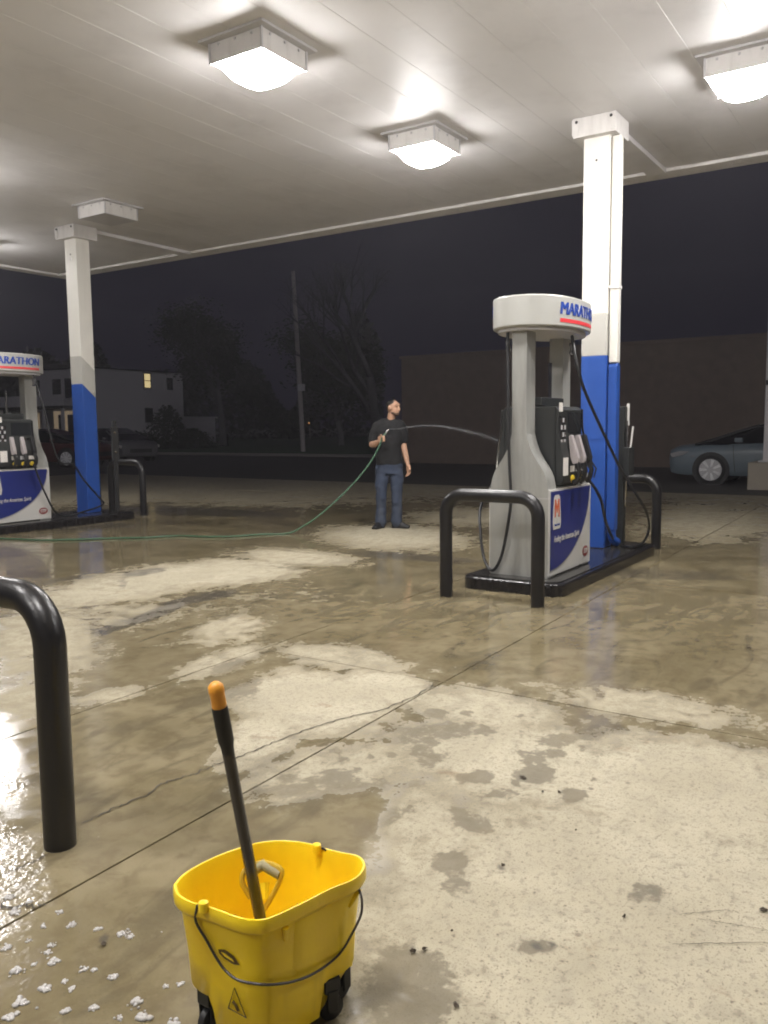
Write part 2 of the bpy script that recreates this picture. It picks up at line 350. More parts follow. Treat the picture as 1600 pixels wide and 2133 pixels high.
def slab(x0, x1, y0, y1):
    near = x0 > -1 and x0 < 8 and y0 > -2 and y0 < 7
    st = (.035 if y0 < 3 else .06) if (near and x0 < 5) else (.09 if near else .3)
    g = .0045
    nx, ny = max(2, int((x1-x0)/st)), max(2, int((y1-y0)/st))
    S, T = np.meshgrid(np.linspace(0, 1, nx+1), np.linspace(0, 1, ny+1), indexing='ij')
    X = x0+g + (x1-x0-2*g)*S; Y = (y0+g) + (y1-y0-2*g)*T + .021*X
    tilt = rng.uniform(-.002, .002)
    Z = tilt*(S-.5) - .0
    n = (nx+1)*(ny+1); vs = np.stack([X, Y, Z], -1).reshape(-1, 3)
    i, j = np.meshgrid(np.arange(nx), np.arange(ny), indexing='ij'); a = (i*(ny+1)+j).ravel(); b = a+ny+1
    fs = np.stack([a, b, b+1, a+1], 1).tolist()
    ring = [k*(ny+1) for k in range(nx+1)] + [nx*(ny+1)+k for k in range(1, ny+1)] + [k*(ny+1)+ny for k in range(nx-1, -1, -1)] + [k for k in range(ny-1, 0, -1)]
    low = vs[ring].copy(); low[:, 2] -= .012; m0 = len(vs); vs = np.concatenate([vs, low]); q = len(ring)
    fs += [[ring[k], m0+k, m0+(k+1) % q, ring[(k+1) % q]] for k in range(q)]
    me = bpy.data.meshes.new('concrete_slab'); me.from_pydata(vs.tolist(), [], fs); me.materials.append(M['concrete'])
    x, y = vs[:, 0], vs[:, 1]
    wet = np.clip(1.0 - 1.0*field(x, y, DRY, True), 0, 1); damp = field(x, y, WETX)
    far = np.clip((np.hypot(x-4, y-4)-8.5)/4, 0, 1); wet = wet*(1-far) + .42*far
    for nm, val in (('wet', wet), ('damp', damp), ('ripple', field(x, y, RIP)), ('stain', field(x, y, STAIN))):
        at_ = me.attributes.new(nm, 'FLOAT', 'POINT'); at_.data.foreach_set('value', val.astype(np.float32))
    me.update(); o = bpy.data.objects.new('concrete_slab', me); C.objects.link(o); o.parent = base
for j in range(len(JY)-1):
    row = JX if JY[j] < 3 else [v for v in JX if v not in (3.86, -1.6)]
    for i in range(len(row)-1): slab(row[i], row[i+1], JY[j], JY[j+1])
def ribbon(px, width, name='crack'):
    pts = [at(*p)[:2] for p in px]; P = spline(pts, 9); r = random.Random(3); vs = []; fs = []
    for k, p in enumerate(P):
        t = P[min(k+1, len(P)-1)]-P[max(k-1, 0)]; t = t/np.linalg.norm(t); n = np.array([-t[1], t[0]])
        w = width*r.uniform(.35, 1.15); o = n*r.uniform(-1, 1)*width*1.1
        vs += [(*(p+o+n*w/2), .0035), (*(p+o-n*w/2), .0035)]
    fs = [(2*k, 2*k+1, 2*k+3, 2*k+2) for k in range(len(P)-1)]
    MB().add(vs, fs).build(name, CRK, base)
CRK = mat('crack_dirt', (.05, .042, .028), .8, var=.4, scale=30)
ribbon([(172, 1716), (240, 1684), (300, 1660), (345, 1632), (400, 1615), (440, 1598), (490, 1580), (560, 1552), (640, 1520), (720, 1496), (800, 1478), (860, 1452), (905, 1428)], .008)
ribbon([(96, 1886), (70, 1890), (0, 1887)], .012)
ribbon([(1400, 1969), (1480, 1967), (1600, 1966)], .0025); ribbon([(1410, 1907), (1450, 1903), (1520, 1898)], .0018); ribbon([(1450, 1915), (1530, 1928), (1600, 1940)], .0018)
ribbon([(0, 1826), (60, 1800), (110, 1778)], .006)

ground = MB().box(-400, 600, -400, 600, -.4, -.02).build('ground', M['asphalt']); kind(ground, 'structure')
# far side of the street: sidewalk and lawn
a = at(430, 957); 
sw = MB().box(31.6, 33.2, 17, 70, -.06, .06).build('sidewalk', M['sidewalk'], bevel=.02); kind(sw, 'structure')
lw = MB().box(33.2, 90, 20, 110, -.06, .09).build('lawn', M['grass']); kind(lw, 'structure')

# ------------------------------------------------------------------ canopy over the pumps
SZ = 4.38
canopy = empty('fuel_canopy', (2, 4, 0)); canopy.location = (0, 0, 0)
tag(canopy, 'white metal canopy roof with ribbed panels above the pumps', 'canopy')
X0, X1, Y0, Y1 = -6.0, 10.45, -6.6, 14.35
y = 1.428 - .3975*20; first = None
while y < Y1 - .05:
    a, b = max(y, Y0), min(y+.3975, Y1)
    if b - a > .1:
        g = .0004
        pr = [(a+g, SZ+.03), (a+g, SZ+.002), (a+g+.002, SZ), (b-.002-g, SZ), (b-g, SZ+.002), (b-g, SZ+.03)] if b-a > .3 else [(a+g, SZ+.03), (a+g, SZ), (b-g, SZ), (b-g, SZ+.03)]
        o = MB().prism(pr, X0, X1, 'x').build('soffit_panel', M['soffit'], canopy)
    y += .3975
MB().box(X0-.2, X1+.25, Y0-.2, Y1+.2, SZ+.035, SZ+.06).box(X0-.2, X1+.25, Y0-.2, Y1+.2, SZ+.85, SZ+.95).build('deck', M['gasket'], canopy)
for nm, bx in (('edge_trim', (X1+.002, X1+.30, Y0-.2, Y1+.25)), ('edge_trim', (X0-.2, X1, Y1+.002, Y1+.25)), ('edge_trim', (X0-.3, X0-.002, Y0, Y1)), ('edge_trim', (X0-.3, X1+.3, Y0-.3, Y0-.002))):
    MB().box(*bx, SZ-.035, SZ+.03).build(nm, M['trim'], canopy, bevel=.012)
for bx in ((X1+.27, X1+.33, Y0-.3, Y1+.3), (X0-.33, X0-.27, Y0-.3, Y1+.3), (X0-.25, X1+.25, Y1+.22, Y1+.28), (X0-.25, X1+.25, Y0-.34, Y0-.28)):
    MB().box(*bx, SZ-.02, SZ+.95).build('fascia', M['white'], canopy)

# lamps under the canopy
def lamp(cx, cy, lit, label, z=SZ):
    t = empty('canopy_light', (cx, cy, z)); tag(t, label, 'canopy light', 'square lights under the canopy')
    s = .33
    MB().box(-s, s, -s, s, -.022, -.001).build('mounting_plate', M['gasket'], t, bevel=.004)
    h = .266; bz = -.172
    b = MB()
    for k, (a0, a1, b0, b1) in enumerate(((-h, h, -h, -h+.012), (-h, h, h-.012, h), (-h, -h+.012, -h+.013, h-.013), (h-.012, h, -h+.013, h-.013))): b.box(a0, a1, b0, b1, bz, -.022)
    hs = b.build('housing', M['trim'], t, bevel=.003)
    for (xx, yy) in ((-h, -h), (-h, h), (h, -h), (h, h)): MB().box(xx-.008, xx+.008, yy-.008, yy+.008, bz-.004, -.02).build('corner_strip', M['gasket'], hs)
    for q in (-.17, 0, .17): MB().ball((-h-.002, q, -.045), .012, 8).build('screw', M['gasket'], hs); MB().ball((q, -h-.002, -.045), .012, 8).build('screw', M['gasket'], hs)
    if lit:       # drop lens: shallow prismatic dish
        n = 7; vs = []; fs = []; w = h-.014
        for i in range(n+1):
            for j in range(n+1):
                u, v = 2*i/n-1, 2*j/n-1; d = (1-abs(u)**3)*(1-abs(v)**3)
                vs.append((u*w, v*w, bz+.01-.142*d**.8))
        fs = [(i*(n+1)+j, i*(n+1)+j+1, (i+1)*(n+1)+j+1, (i+1)*(n+1)+j) for i in range(n) for j in range(n)]
        MB().add(vs, fs).build('lens', M['lens'], t, smooth=True, ang=0)
    else:
        MB().box(-h+.014, h-.014, -h+.014, h-.014, bz+.005, bz+.015).build('lens', M['offlens'], t)
        MB().box(-h+.002, h-.002, -h+.002, h-.002, bz-.006, bz+.004).build('lens_frame', M['gasket'], t)
lamp(5.28, 4.62, True, 'lit square light nearest the top left of the canopy')
lamp(7.82, 4.60, True, 'lit square light in front of the white column by the pump')
lamp(7.78, 1.48, True, 'lit square light cut by the right edge of the picture')
lamp(7.74, 9.52, False, 'unlit dark square light above the left column')
OUT = 'unseen lit square canopy light outside the picture'
for q in ((5.28, 1.48), (5.28, 9.52), (7.78, 13.0), (.4, 1.48), (.4, 4.62), (-2.1, 3.0), (5.28, -2.2)): lamp(*q, True, OUT)  # all unseen; the one behind the camera added in place of store lights

# columns
def column(x, y, name_label, downspout):
    t = empty('canopy_column', (x, y, 0)); tag(t, name_label, 'column', 'columns carrying the canopy')
    wx, wy = .236, .262                       # origin at the near corner
    zb, zg, zt = 2.065, 2.475, 4.19
    dz = .205 if not downspout else 0.0
    def seg(nm, m, lo, hi, dlo, dhi):
        vs = [(0,0,lo),(wx,0,lo-dlo),(wx,wy,lo-dlo),(0,wy,lo),(0,0,hi),(wx,0,hi-dhi),(wx,wy,hi-dhi),(0,wy,hi)]
        return MB().add(vs, [(0,3,2,1),(4,5,6,7),(0,1,5,4),(1,2,6,5),(2,3,7,6),(3,0,4,7)]).build(nm, m, t, bevel=.006)
    seg('painted_post', M['blue'], .105, zb, 0, dz); seg('painted_post', M['greyband'], zb, zg, dz, dz); seg('painted_post', M['white'], zg, SZ-.002, dz, 0)
    cap = MB().box(-.085, wx+.085, -.085, wy+.085, zt, SZ-.004).build('cap', M['trim'], t, bevel=.006)
    for bx in ((-.095, -.086, -.09, -.03), (-.095, -.086, wy+.03, wy+.09)): MB().box(*bx, zt+.02, SZ-.02).build('angle_plate', M['trim'], cap)
    for yy in (-.04, wy+.045): MB().ball((-.096, yy, zt+.145), .016, 8).build('bolt', M['darkwood'], cap)
    MB().ball((-.002, wy*.5, zt-.22), (.006, .012, .012), 8).build('bolt', M['darkwood'], t)
    MB().prism([(wy*.42, zt-.31), (wy*.58, zt-.31), (wy*.56, zt-.27), (wy*.5, zt-.255), (wy*.44, zt-.27)], -.006, 0, 'x').build('bracket_plate', M['trim'], t)
    MB().box(-.004, -.001, .0, wy, 1.228, 1.236).build('weld_seam', M['blue'], t)
    MB().box(wx+.09, X1+.01-x, wy*.5-.11, wy*.5+.11, SZ-.055, SZ-.002).build('beam_cover', M['soffit'], t, bevel=.006)
    if downspout:
        x0, x1, y0, y1 = .03, .13, -.098, -.012
        MB().box(x0, x1, y0, y1, 1.99, 4.185).build('downspout', M['white'], t, bevel=.012)
        MB().prism([(x0, .30), (x0, 1.95), (x0+.02, 1.985), (x1-.02, 1.985), (x1, 1.95), (x1, .30)], y0-.002, y1+.002, 'y').build('downspout', M['blue'], t, bevel=.006)
        MB().tube(spline([(.08, -.055, .32), (.08, -.056, .24), (.10, -.07, .19), (.16, -.085, .165)], 5), .045, 10).build('downspout_elbow', M['blue'], t, smooth=True)
        MB().box(x0-.008, x1+.008, y0-.006, -.002, 2.72, 2.75).build('strap', M['trim'], t)
    else:
        MB().box(wx+.002, wx+.06, .05, .17, .12, 1.35).build('conduit_box', M['charcoal'], t, bevel=.01)
    MB().box(-.05, wx+.05, -.004, wy+.05, .1, .118).build('base_plate', M['curb'], t)
column(8.34, 2.81, 'white and blue column with a downspout behind the right pump', True)
column(8.132, 10.754, 'white and blue column with a slanted paint edge beside the left pump', False)

# pump islands
def island(x0, x1, y0, y1, label):
    t = empty('pump_island', ((x0+x1)/2, (y0+y1)/2, 0)); tag(t, label, 'island', 'kerbed islands under the pumps')
    a, b = (x1-x0)/2, (y1-y0)/2
    o = rrect(-a, a, -b, b, .13, 6)
    MB().prism(o, -.02, .105).build('kerb', M['curb'], t, bevel=.022, seg=3)
    MB().prism(rrect(-a+.05, a-.05, -b+.05, b-.05, .1, 6), .1, .112).build('top_plate', M['topplate'], t)
M['topplate'] = mat('island_top', (.028, .027, .025), .16, var=.5, scale=7, bump=.3, bscale=25)
island(6.26, 9.02, 2.45, 3.36, 'black painted kerb island under the right pump')
island(6.05, 8.72, 10.33, 11.35, 'dark kerb island under the left pump')

# pipe guards
def guard(x, y0, y1, label, h=.885, r=.052, rz=0):
    t = tag(empty('pipe_guard', (x, (y0+y1)/2, 0), rz), label, 'bollard', 'bent black pipe guards at the island ends')
    w = (y1-y0)/2; q = .155; z = h-r
    pts = [(0, -w, -.02), (0, -w, .3), (0, -w, z-q)]
    pts += [(0, -w+q-q*math.cos(R(a)), z-q+q*math.sin(R(a))) for a in range(12, 90, 13)]
    pts += [(0, -w+q, z), (0, w-q, z)]
    pts += [(0, w-q+q*math.sin(R(a)), z-q+q*math.cos(R(a))) for a in range(12, 90, 13)]
    pts += [(0, w, z-q), (0, w, .3), (0, w, -.02)]
    MB().tube(pts, r, 20).build('bent_pipe', M['black'], t, smooth=True)
guard(1.632, 2.385, 3.20, 'thick black pipe guard in the left foreground')
guard(5.89, 2.49, 3.285, 'black pipe guard in front of the right pump')
guard(9.34, 2.555, 3.32, 'black pipe guard at the far end behind the blue column', h=.83)
guard(9.03, 10.555, 11.32, 'black pipe guard beyond the left blue column', h=.90)

# ------------------------------------------------------------------ fuel dispensers
A_, B_, NE = .60, .352, 2.3
def sgn_pow(c, e): return math.copysign(abs(c)**e, c)
def oval(k=1.0, n=72, a=A_, b=B_):
    return [(a*k*sgn_pow(math.cos(2*math.pi*i/n), 2/NE), (b-(1-k)*a)*sgn_pow(math.sin(2*math.pi*i/n), 2/NE)) for i in range(n)]
_ov = [Vector((*p, 0)) for p in oval(1, 720)]
_s = [0.0]
for i in range(720): _s.append(_s[-1] + (_ov[(i+1) % 720]-_ov[i]).length)
def oval_at(arc, off):                          # arc length measured from the middle of the -Y side towards +X
    d = _s[540] + arc; i = int(np.searchsorted(_s, d))-1; t = (d-_s[i])/(_s[i+1]-_s[i])
    p = _ov[i % 720].lerp(_ov[(i+1) % 720], t); tg = (_ov[(i+1) % 720]-_ov[i % 720]).normalized()
    return p + Vector((tg.y, -tg.x, 0))*off
def bottle(hw=.262, nk=.064, zt=2.06):
    right = [(hw, 0), (hw, .66), (hw-.004, .74), (hw-.022, .83), (hw-.055, .90), (.15, .985), (.115, 1.045), (.09, 1.11), (nk+.006, 1.18), (nk, 1.28), (nk, zt)]
    right = [tuple(p) for p in spline(right, 3)]
    return right + [(-a, b) for a, b in right[::-1]]
def dispenser(loc, label):
    t = empty('fuel_dispenser', loc); tag(t, label, 'fuel pump', 'silver fuel dispensers')
    MB().box(-.40, .40, -.238, .238, .0, .74).build('cabinet', M['silver'], t, bevel=.006)
    for sx in (-1, 1):
        lo, hi = (-.49, -.31) if sx < 0 else (.31, .49)
        o = bottle(); MB().prism(o, lo, hi, 'x').build('end_panel', M['silver'], t, smooth=True, ang=24)
        nar = [(p[0]*.93, max(p[1], .03)) for p in o if p[1] < 1.12]
    MB().box(-.492, -.489, -.262, .262, .66, .665).build('panel_joint', M['gasket'], t)
    MB().box(-.275, .275, -.232, .232, .745, 1.42).build('head', M['charcoal'], t, bevel=.012)
    # sign on top
    sg = MB().prism(oval(1.0), 2.06, 2.312).build('sign', M['signgrey'], t, smooth=True, bevel=.014, ang=50)
    MB().prism(oval(.93), 2.035, 2.062).build('sign_base', M['gasket'], sg)
    for sd in (0, 1):
        vs, fs = text_mesh('MARATHON', .142, shear=.10, bold=0, ext=.0015, width=.78)
        out = []
        for p in vs:
            q = oval_at(p[0]+.02, .003 + p[2]); q.z = 2.205 + p[1]*1.0
            out.append(q if sd == 0 else Vector((-q.x, -q.y, q.z)))
        bl = MB().add(out, fs)
        for dx, dd in ((-.0055, .0007), (.0055, .0014)):      # heavier strokes
            o2 = []
            for p in vs:
                q = oval_at(p[0]+.02+dx, .003 + dd + p[2]); q.z = 2.205 + p[1]; o2.append(q if sd == 0 else Vector((-q.x, -q.y, q.z)))
            bl.add(o2, fs)
        bl.build('brand_lettering', M['signblue'], sg)
        vs = []; n = 24
        for k in range(n+1):
            for zz in (2.098, 2.128):
                q = oval_at(-.37 + .78*k/n, .003); q.z = zz; vs.append(q if sd == 0 else Vector((-q.x, -q.y, q.z)))
        MB().add(vs, [(2*k, 2*k+2, 2*k+3, 2*k+1) for k in range(n)]).build('red_underline', M['signred'], sg)
    # lower decal on both sides
    for sd in (-1, 1):
        S = Matrix.Identity(4) if sd < 0 else Matrix.Rotation(math.pi, 4, 'Z')
        def put(name, m, mb, parent=t, **k):
            o = mb.build(name, m, parent, **k); o.matrix_basis = S if parent is t else Matrix.Identity(4); return o
        yb = -.262
        door = put('cabinet_door', M['decalwhite'], MB().box(-.487, .487, yb-.012, yb+.02, .012, .735), bevel=.004)
        cv = [(-.47, .065), (-.32, .075), (-.14, .115), (.05, .19), (.21, .29), (.33, .41), (.41, .55), (.45, .715)]
        cv = [tuple(p) for p in spline(cv, 4)]
        put('grey_swoosh', M['decalgrey'], MB().prism([(-.47, .715)] + [(a+.012, b-.016) for a, b in cv], yb-.0145, yb-.0121, 'y'), door)
        put('blue_panel', M['decalblue'], MB().prism([(-.47, .715)] + cv, yb-.0175, yb-.0146, 'y'), door)
        put('badge', M['decalwhite'], MB().prism([(-.42, .40), (-.27, .40), (-.255, .46), (-.28, .66), (-.305, .685), (-.385, .685), (-.41, .66), (-.435, .46)], yb-.0205, yb-.0176, 'y'), door)
        put('emblem_letter', M['logo'], MB().prism([(-.40, .50), (-.395, .65), (-.37, .65), (-.345, .585), (-.32, .65), (-.295, .65), (-.29, .50), (-.313, .50), (-.318, .60), (-.338, .535), (-.352, .535), (-.372, .60), (-.377, .50)], yb-.0225, yb-.0206, 'y'), door)
        for tx, sz, cx, cz, mt, bd, wd in (('Fueling the American Spirit', .074, -.12, .315, 'decalwhite', .0005, .58), ('MARATHON', .026, -.345, .435, 'signblue', 0, .11)):
            vs, fs = text_mesh(tx, sz, shear=.0 if tx != 'Fueling the American Spirit' else .25, bold=bd, ext=.0008, width=wd)
            put('lettering', M[mt], MB().add([(cx+p[0], yb-.0225-p[2], cz+p[1]) for p in vs], fs), door)
        put('additive_oval', M['stp'], MB().prism([(.36+.07*math.cos(a), .125+.048*math.sin(a)) for a in np.linspace(0, 2*math.pi, 25)[:-1]], yb-.0155, yb-.0122, 'y'), door)
        vs, fs = text_mesh('STP', .058, bold=.002, ext=.0008, width=.095)
        put('lettering', M['decalwhite'], MB().add([(.36+p[0], yb-.0175-p[2], .125+p[1]) for p in vs], fs), door)
        # controls
        put('control_bezel', M['charcoal'], MB().prism([(-.233, .75), (-.30, .79), (-.30, 1.0), (-.258, 1.20), (-.258, 1.39), (-.233, 1.41)], -.27, .27, 'x'), bevel=.006)
        put('display_screen', M['glass'], MB().box(-.06, .24, -.265, -.257, 1.20, 1.37))
        put('price_label', M['paper'], MB().box(-.262, -.192, -.264, -.257, 1.375, 1.45))
        kp = put('keypad', M['rubber'], MB().box(-.255, -.14, -.269, -.257, 1.09, 1.34))
        for a in range(3):
            for c in range(4): put('key', M['chrome'] if (a+c) % 2 else M['gasket'], MB().box(-.247+a*.036, -.222+a*.036, -.275, -.2695, 1.105+c*.06, 1.142+c*.06), kp)
        put('instruction_label', M['paper'], MB().box(-.268, -.165, -.307, -.301, .84, .99))
        for k in range(3):
            x = -.06 + .13*k
            put('octane_button', M['yellowbtn'], MB().lathe([(.001, 0), (.032, 0), (.032, .012), (.025, .018), (.001, .019)], 16, Matrix.Translation((x, -.30, .805)) @ Matrix.Rotation(R(90), 4, 'X')), smooth=True)
            put('price_window', M['paper'] if k != 1 else M['gasket'], MB().box(x-.042, x+.042, -.306, -.3005, .865, .915))
        for k in range(3 if sd < 0 else 0):
            x = -.09 + .155*k
            nzl = put('nozzle', M['nozzle'] if k < 2 else M['rubber'], MB().prism([(-.285, 1.17), (-.315, 1.18), (-.375, .985), (-.37, .94), (-.325, .93), (-.30, 1.0)], x-.026, x+.026, 'x'), bevel=.006)
            put('grip', M['rubber'], MB().tube([(x, -.35, .945), (x, -.375, .87), (x, -.36, .80), (x, -.325, .77)], [.024, .02, .02, .026], 8), nzl, smooth=True)
            put('lever', M['rubber'], MB().tube([(x, -.375, .94), (x, -.415, .88), (x, -.395, .80)], .007, 6), nzl)
        put('card_slot', M['chrome'], MB().box(.12, .23, -.273, -.259, 1.10, 1.16))
        put('side_rail', M['chrome'], MB().tube([(.262, -.275, .78), (.262, -.31, .9), (.262, -.30, 1.05), (.262, -.268, 1.25), (.262, -.265, 1.40)], .010, 6), smooth=True)
    MB().box(-.25, .25, -.10, .10, 1.425, 1.50).build('junction_box', M['charcoal'], t, bevel=.01)
    MB().tube([(.02, -.06, 1.43), (.02, -.06, 1.80)], .016, 8).build('vapor_pipe', M['chrome'], t)
    return t
PR = (6.945, 2.905, .112); PL = (6.88, 10.845, .112)
dr = dispenser(PR, 'silver fuel pump with brand sign behind the pipe guard on the right island')
dl = dispenser(PL, 'silver fuel pump cut by the left edge of the picture')
def pump_hose(t, pts, label=None):
    o = Vector(t.location); P = spline([tuple(Vector(p)-o) for p in pts], 8)
    h = MB().tube(P, .0135, 8).build('hose', M['rubber'], t, smooth=True)
    a = Vector(P[0]); MB().lathe([(.016, -.06), (.022, -.055), (.022, -.03), (.017, -.025), (.017, .01), (.023, .015), (.023, .04), (.014, .045)], 10, Matrix.Translation(a+Vector((0, 0, -.10)))).build('swivel', M['chrome'], h, smooth=True)
    return h
# near-side hose hanging from the sign, looping to the +Y nozzle
pump_hose(dr, [onx(1058, 690, 6.50), onx(1058, 760, 6.46), onx(1059, 860, 6.43), onx(1061, 960, 6.41), onx(1064, 1040, 6.40), onx(1057, 1100, 6.40), onx(1044, 1160, 6.40), onx(1026, 1188, 6.42), onx(1009, 1165, 6.5), onx(1001, 1110, 6.6), onx(1003, 1050, 6.75), (6.9, 3.30, .93)])
# far-side hose swinging past the blue column and over the kerb
pump_hose(dr, [ony(1192, 700, 2.66), ony(1199, 745, 2.58), ony(1213, 800, 2.54), ony(1240, 865, 2.54), ony(1268, 925, 2.52), ony(1292, 975, 2.48), ony(1320, 1020, 2.42), ony(1346, 1065, 2.40), at(1352, 1100, .22), at(1340, 1130, .13), at(1315, 1140, .135), at(1283, 1130, .14), ony(1263, 1090, 2.5), ony(1253, 1045, 2.49), (7.20, 2.50, .80), (7.165, 2.55, .885)])
pump_hose(dl, [(7.2, 10.58, 2.15), (7.28, 10.5, 1.7), ony(120, 955, 10.45), ony(152, 968, 10.5), ony(175, 1000, 10.55), ony(205, 1035, 10.6), ony(215, 1050, 10.6), ony(180, 1064, 10.5), (7.45, 10.5, .16), (7.2, 10.45, .5), (7.05, 10.45, .9)])

# squeegee stand beyond the right column, post beyond the left column
st = tag(empty('squeegee_stand', (8.85, 2.80, .112)), 'slim dark squeegee stand half hidden behind the blue column', 'stand')
MB().box(-.05, .05, -.04, .04, 0, 1.45).build('post', M['charcoal'], st, bevel=.008)
MB().box(-.09, .09, -.11, -.041, .72, 1.02).build('water_tub', M['charcoal'], st, bevel=.01)
MB().tube([(.0, -.075, .85), (.03, -.10, 1.18), (.035, -.105, 1.24)], .011, 8).build('squeegee_handle', M['paper'], st)
MB().box(.05, .055, -.06, -.03, 1.25, 1.48).build('paper_towel_edge', M['paper'], st)
MB().tube([(-.04, -.06, .4), (-.055, -.075, .8), (-.05, -.07, 1.3)], .008, 6).build('chrome_rail', M['chrome'], st)
ps = tag(empty('service_post', (8.56, 10.60, .112)), 'slim dark service post standing at the end of the left island', 'post')
MB().box(-.026, .026, -.026, .026, 0, 1.40).build('post', M['post'], ps, bevel=.006)
MB().box(-.10, .03, -.06, -.028, .8, 1.3).build('towel_box', M['post'], ps, bevel=.01)
for z in (.92, 1.22): MB().ball((-.05, -.065, z), .022, 8).build('knob', M['chrome'], ps)

# ------------------------------------------------------------------ mop bucket and mop
RZ = .335
rim = [(360, 1846), (366, 1866), (392, 1883), (430, 1893), (470, 1908), (510, 1920), (548, 1921), (585, 1908), (635, 1884), (690, 1856), (738, 1836), (758, 1818), (762, 1800), (748, 1785), (715, 1778), (682, 1770), (650, 1760), (600, 1753), (545, 1756), (480, 1774), (420, 1800), (380, 1824)]
rp = [at(*p, RZ)[:2] for p in rim]; rp = rp + [rp[0]]
ring0 = [p for p in spline(rp, 4)][:-1]; ctr = sum(ring0)/len(ring0)
bk = empty('mop_bucket', (ctr[0], ctr[1], 0)); tag(bk, 'bright yellow plastic mop bucket on casters in the foreground', 'bucket')
ring0 = [p-ctr for p in ring0]; nR = len(ring0)
def loc(p): return Vector((p[0]-ctr[0], p[1]-ctr[1], p[2]))
ANG = np.array([math.atan2(p[1], p[0]) for p in ring0]); RAD = np.array([np.linalg.norm(p) for p in ring0]); _o = np.argsort(ANG); ANG, RAD = ANG[_o], RAD[_o]
def rad_at(a): return float(np.interp(a, ANG, RAD, period=2*math.pi))
WZ, WS = [.04, .12, .22, .303], [.845, .870, .905, .935]
def wall_r(a, z): return rad_at(a)*float(np.interp(z, WZ, WS))
def wallhit(px, py, off=.003):                   # where the sight line first meets the outside of the tub
    for z in np.linspace(.30, .035, 260):
        p = loc(at(px, py, z)); a = math.atan2(p.y, p.x); r_ = wall_r(a, z)
        if math.hypot(p.x, p.y) <= r_: return Vector(((r_+off)*math.cos(a), (r_+off)*math.sin(a), z))
    return Vector(loc(at(px, py, .15)))
CAST = [math.atan2(*(loc(at(px, py, z)).yx)) for px, py, z in ((388, 2030, .15), (752, 2000, .15))]; CAST += [a+math.pi for a in CAST]
def foot_z(a):                                   # the skirt is cut away above each caster
    d = min(abs((a-c+math.pi) % (2*math.pi)-math.pi) for c in CAST); t = max(0, min(1, (.34-d)/.12)); return .028 + .080*t*t*(3-2*t)
prof = [(.80, .0), (.835, .002), (.850, .012), (.872, .40), (.905, .70), (.934, .985), (.985, 1.0), (1.0, 1.02), (1.0, 1.085), (.99, 1.112), (.965, 1.112), (.945, 1.08), (.925, .95), (.88, .55), (.80, .12)]
vs = []; fs = []
for s_, k_ in prof:
    for p in ring0:
        a = math.atan2(p[1], p[0]); z0 = foot_z(a); top_ = RZ-.03
        z = z0 + (top_-z0)*k_ if k_ <= 1 else top_ + (RZ+.004-top_)*(k_-1)/.112
        vs.append((p[0]*s_, p[1]*s_, z))
for k in range(len(prof)-1): fs += [(k*nR+j, k*nR+(j+1) % nR, (k+1)*nR+(j+1) % nR, (k+1)*nR+j) for j in range(nR)]
fs += [tuple(range(nR))[::-1], tuple(range((len(prof)-1)*nR, len(prof)*nR))]
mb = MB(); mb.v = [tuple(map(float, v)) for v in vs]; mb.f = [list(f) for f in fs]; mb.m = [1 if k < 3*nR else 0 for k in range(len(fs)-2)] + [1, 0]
tub = mb.build('tub', [M['bucket'], M['bucket_shade_grime']], bk, smooth=True, ang=60)
for top_px, bot_px in (((592, 1925), (594, 1958)), ((728, 1852), (726, 1890))):
    MB().tube([wallhit(*top_px, .004), wallhit(*bot_px, .001)], [.008, .004], 8).build('rib', M['bucket'], bk, smooth=True)
gu, gv = 8, 6; vs = [tuple(wallhit(612+ (728-612)*i/gu - (j/gv)*6, 1918 - 60*i/gu + j/gv*(118+12*i/gu), .0045 if 0 < i < gu and 0 < j < gv else -.001)) for j in range(gv+1) for i in range(gu+1)]
MB().add(vs, [(j*(gu+1)+i, j*(gu+1)+i+1, (j+1)*(gu+1)+i+1, (j+1)*(gu+1)+i) for j in range(gv) for i in range(gu)]).build('moulded_panel', M['bucket'], bk, smooth=True)
for px, py in ((424, 1887), (660, 1766)):
    MB().lathe([(.0115, -.012), (.012, 0), (.0105, .009), (.004, .012)], 14, Matrix.Translation(loc(at(px, py, RZ+.006)))).build('bail_lug', M['bucket'], bk, smooth=True)
out = [loc(at(413, 1884, RZ+.002)), loc(at(410, 1892, RZ-.004))] + [wallhit(*p, .008) for p in ((416, 1918), (437, 1955), (460, 1995), (478, 2020), (505, 2038), (560, 2046), (615, 2038), (660, 2018), (700, 1985))] + [loc(at(735, 1942, .222)), loc(at(752, 1905, .258)), loc(at(754, 1875, .285)), loc(at(748, 1852, .302))]
MB().tube(spline([tuple(p) for p in out], 6), .0030, 8).build('wire_bail', M['wire'], bk, smooth=True)
MB().tube(spline([tuple(loc(at(*p))) for p in ((664, 1765, RZ+.004), (676, 1769, RZ+.004), (682, 1775, RZ-.006))], 4), .0030, 8).build('wire_bail', M['wire'], bk, smooth=True)
PRT = mat('print_dark', (.10, .06, .012), .5, var=.2)
MB().add([wallhit(*p, .002) for p in ((457, 1976), (470, 1977), (488, 1990), (501, 2009), (488, 2008), (470, 1996), (458, 1984))], [tuple(range(7))]).build('emblem', PRT, bk)
MB().add([wallhit(*p, .0026) for p in ((462, 1981), (470, 1984), (486, 1997), (490, 2003), (470, 1991))], [tuple(range(5))]).build('emblem_name', M['bucket'], bk)
tri = [wallhit(*p, .003) for p in ((478, 2098), (490, 2056), (514, 2118))]
MB().tube(tri + [tri[0]], .0014, 6).build('warning_triangle', PRT, bk)
MB().tube([wallhit(487, 2084, .003), wallhit(493, 2092, .003), wallhit(498, 2104, .003)], .003, 6).build('slipping_figure', PRT, bk)
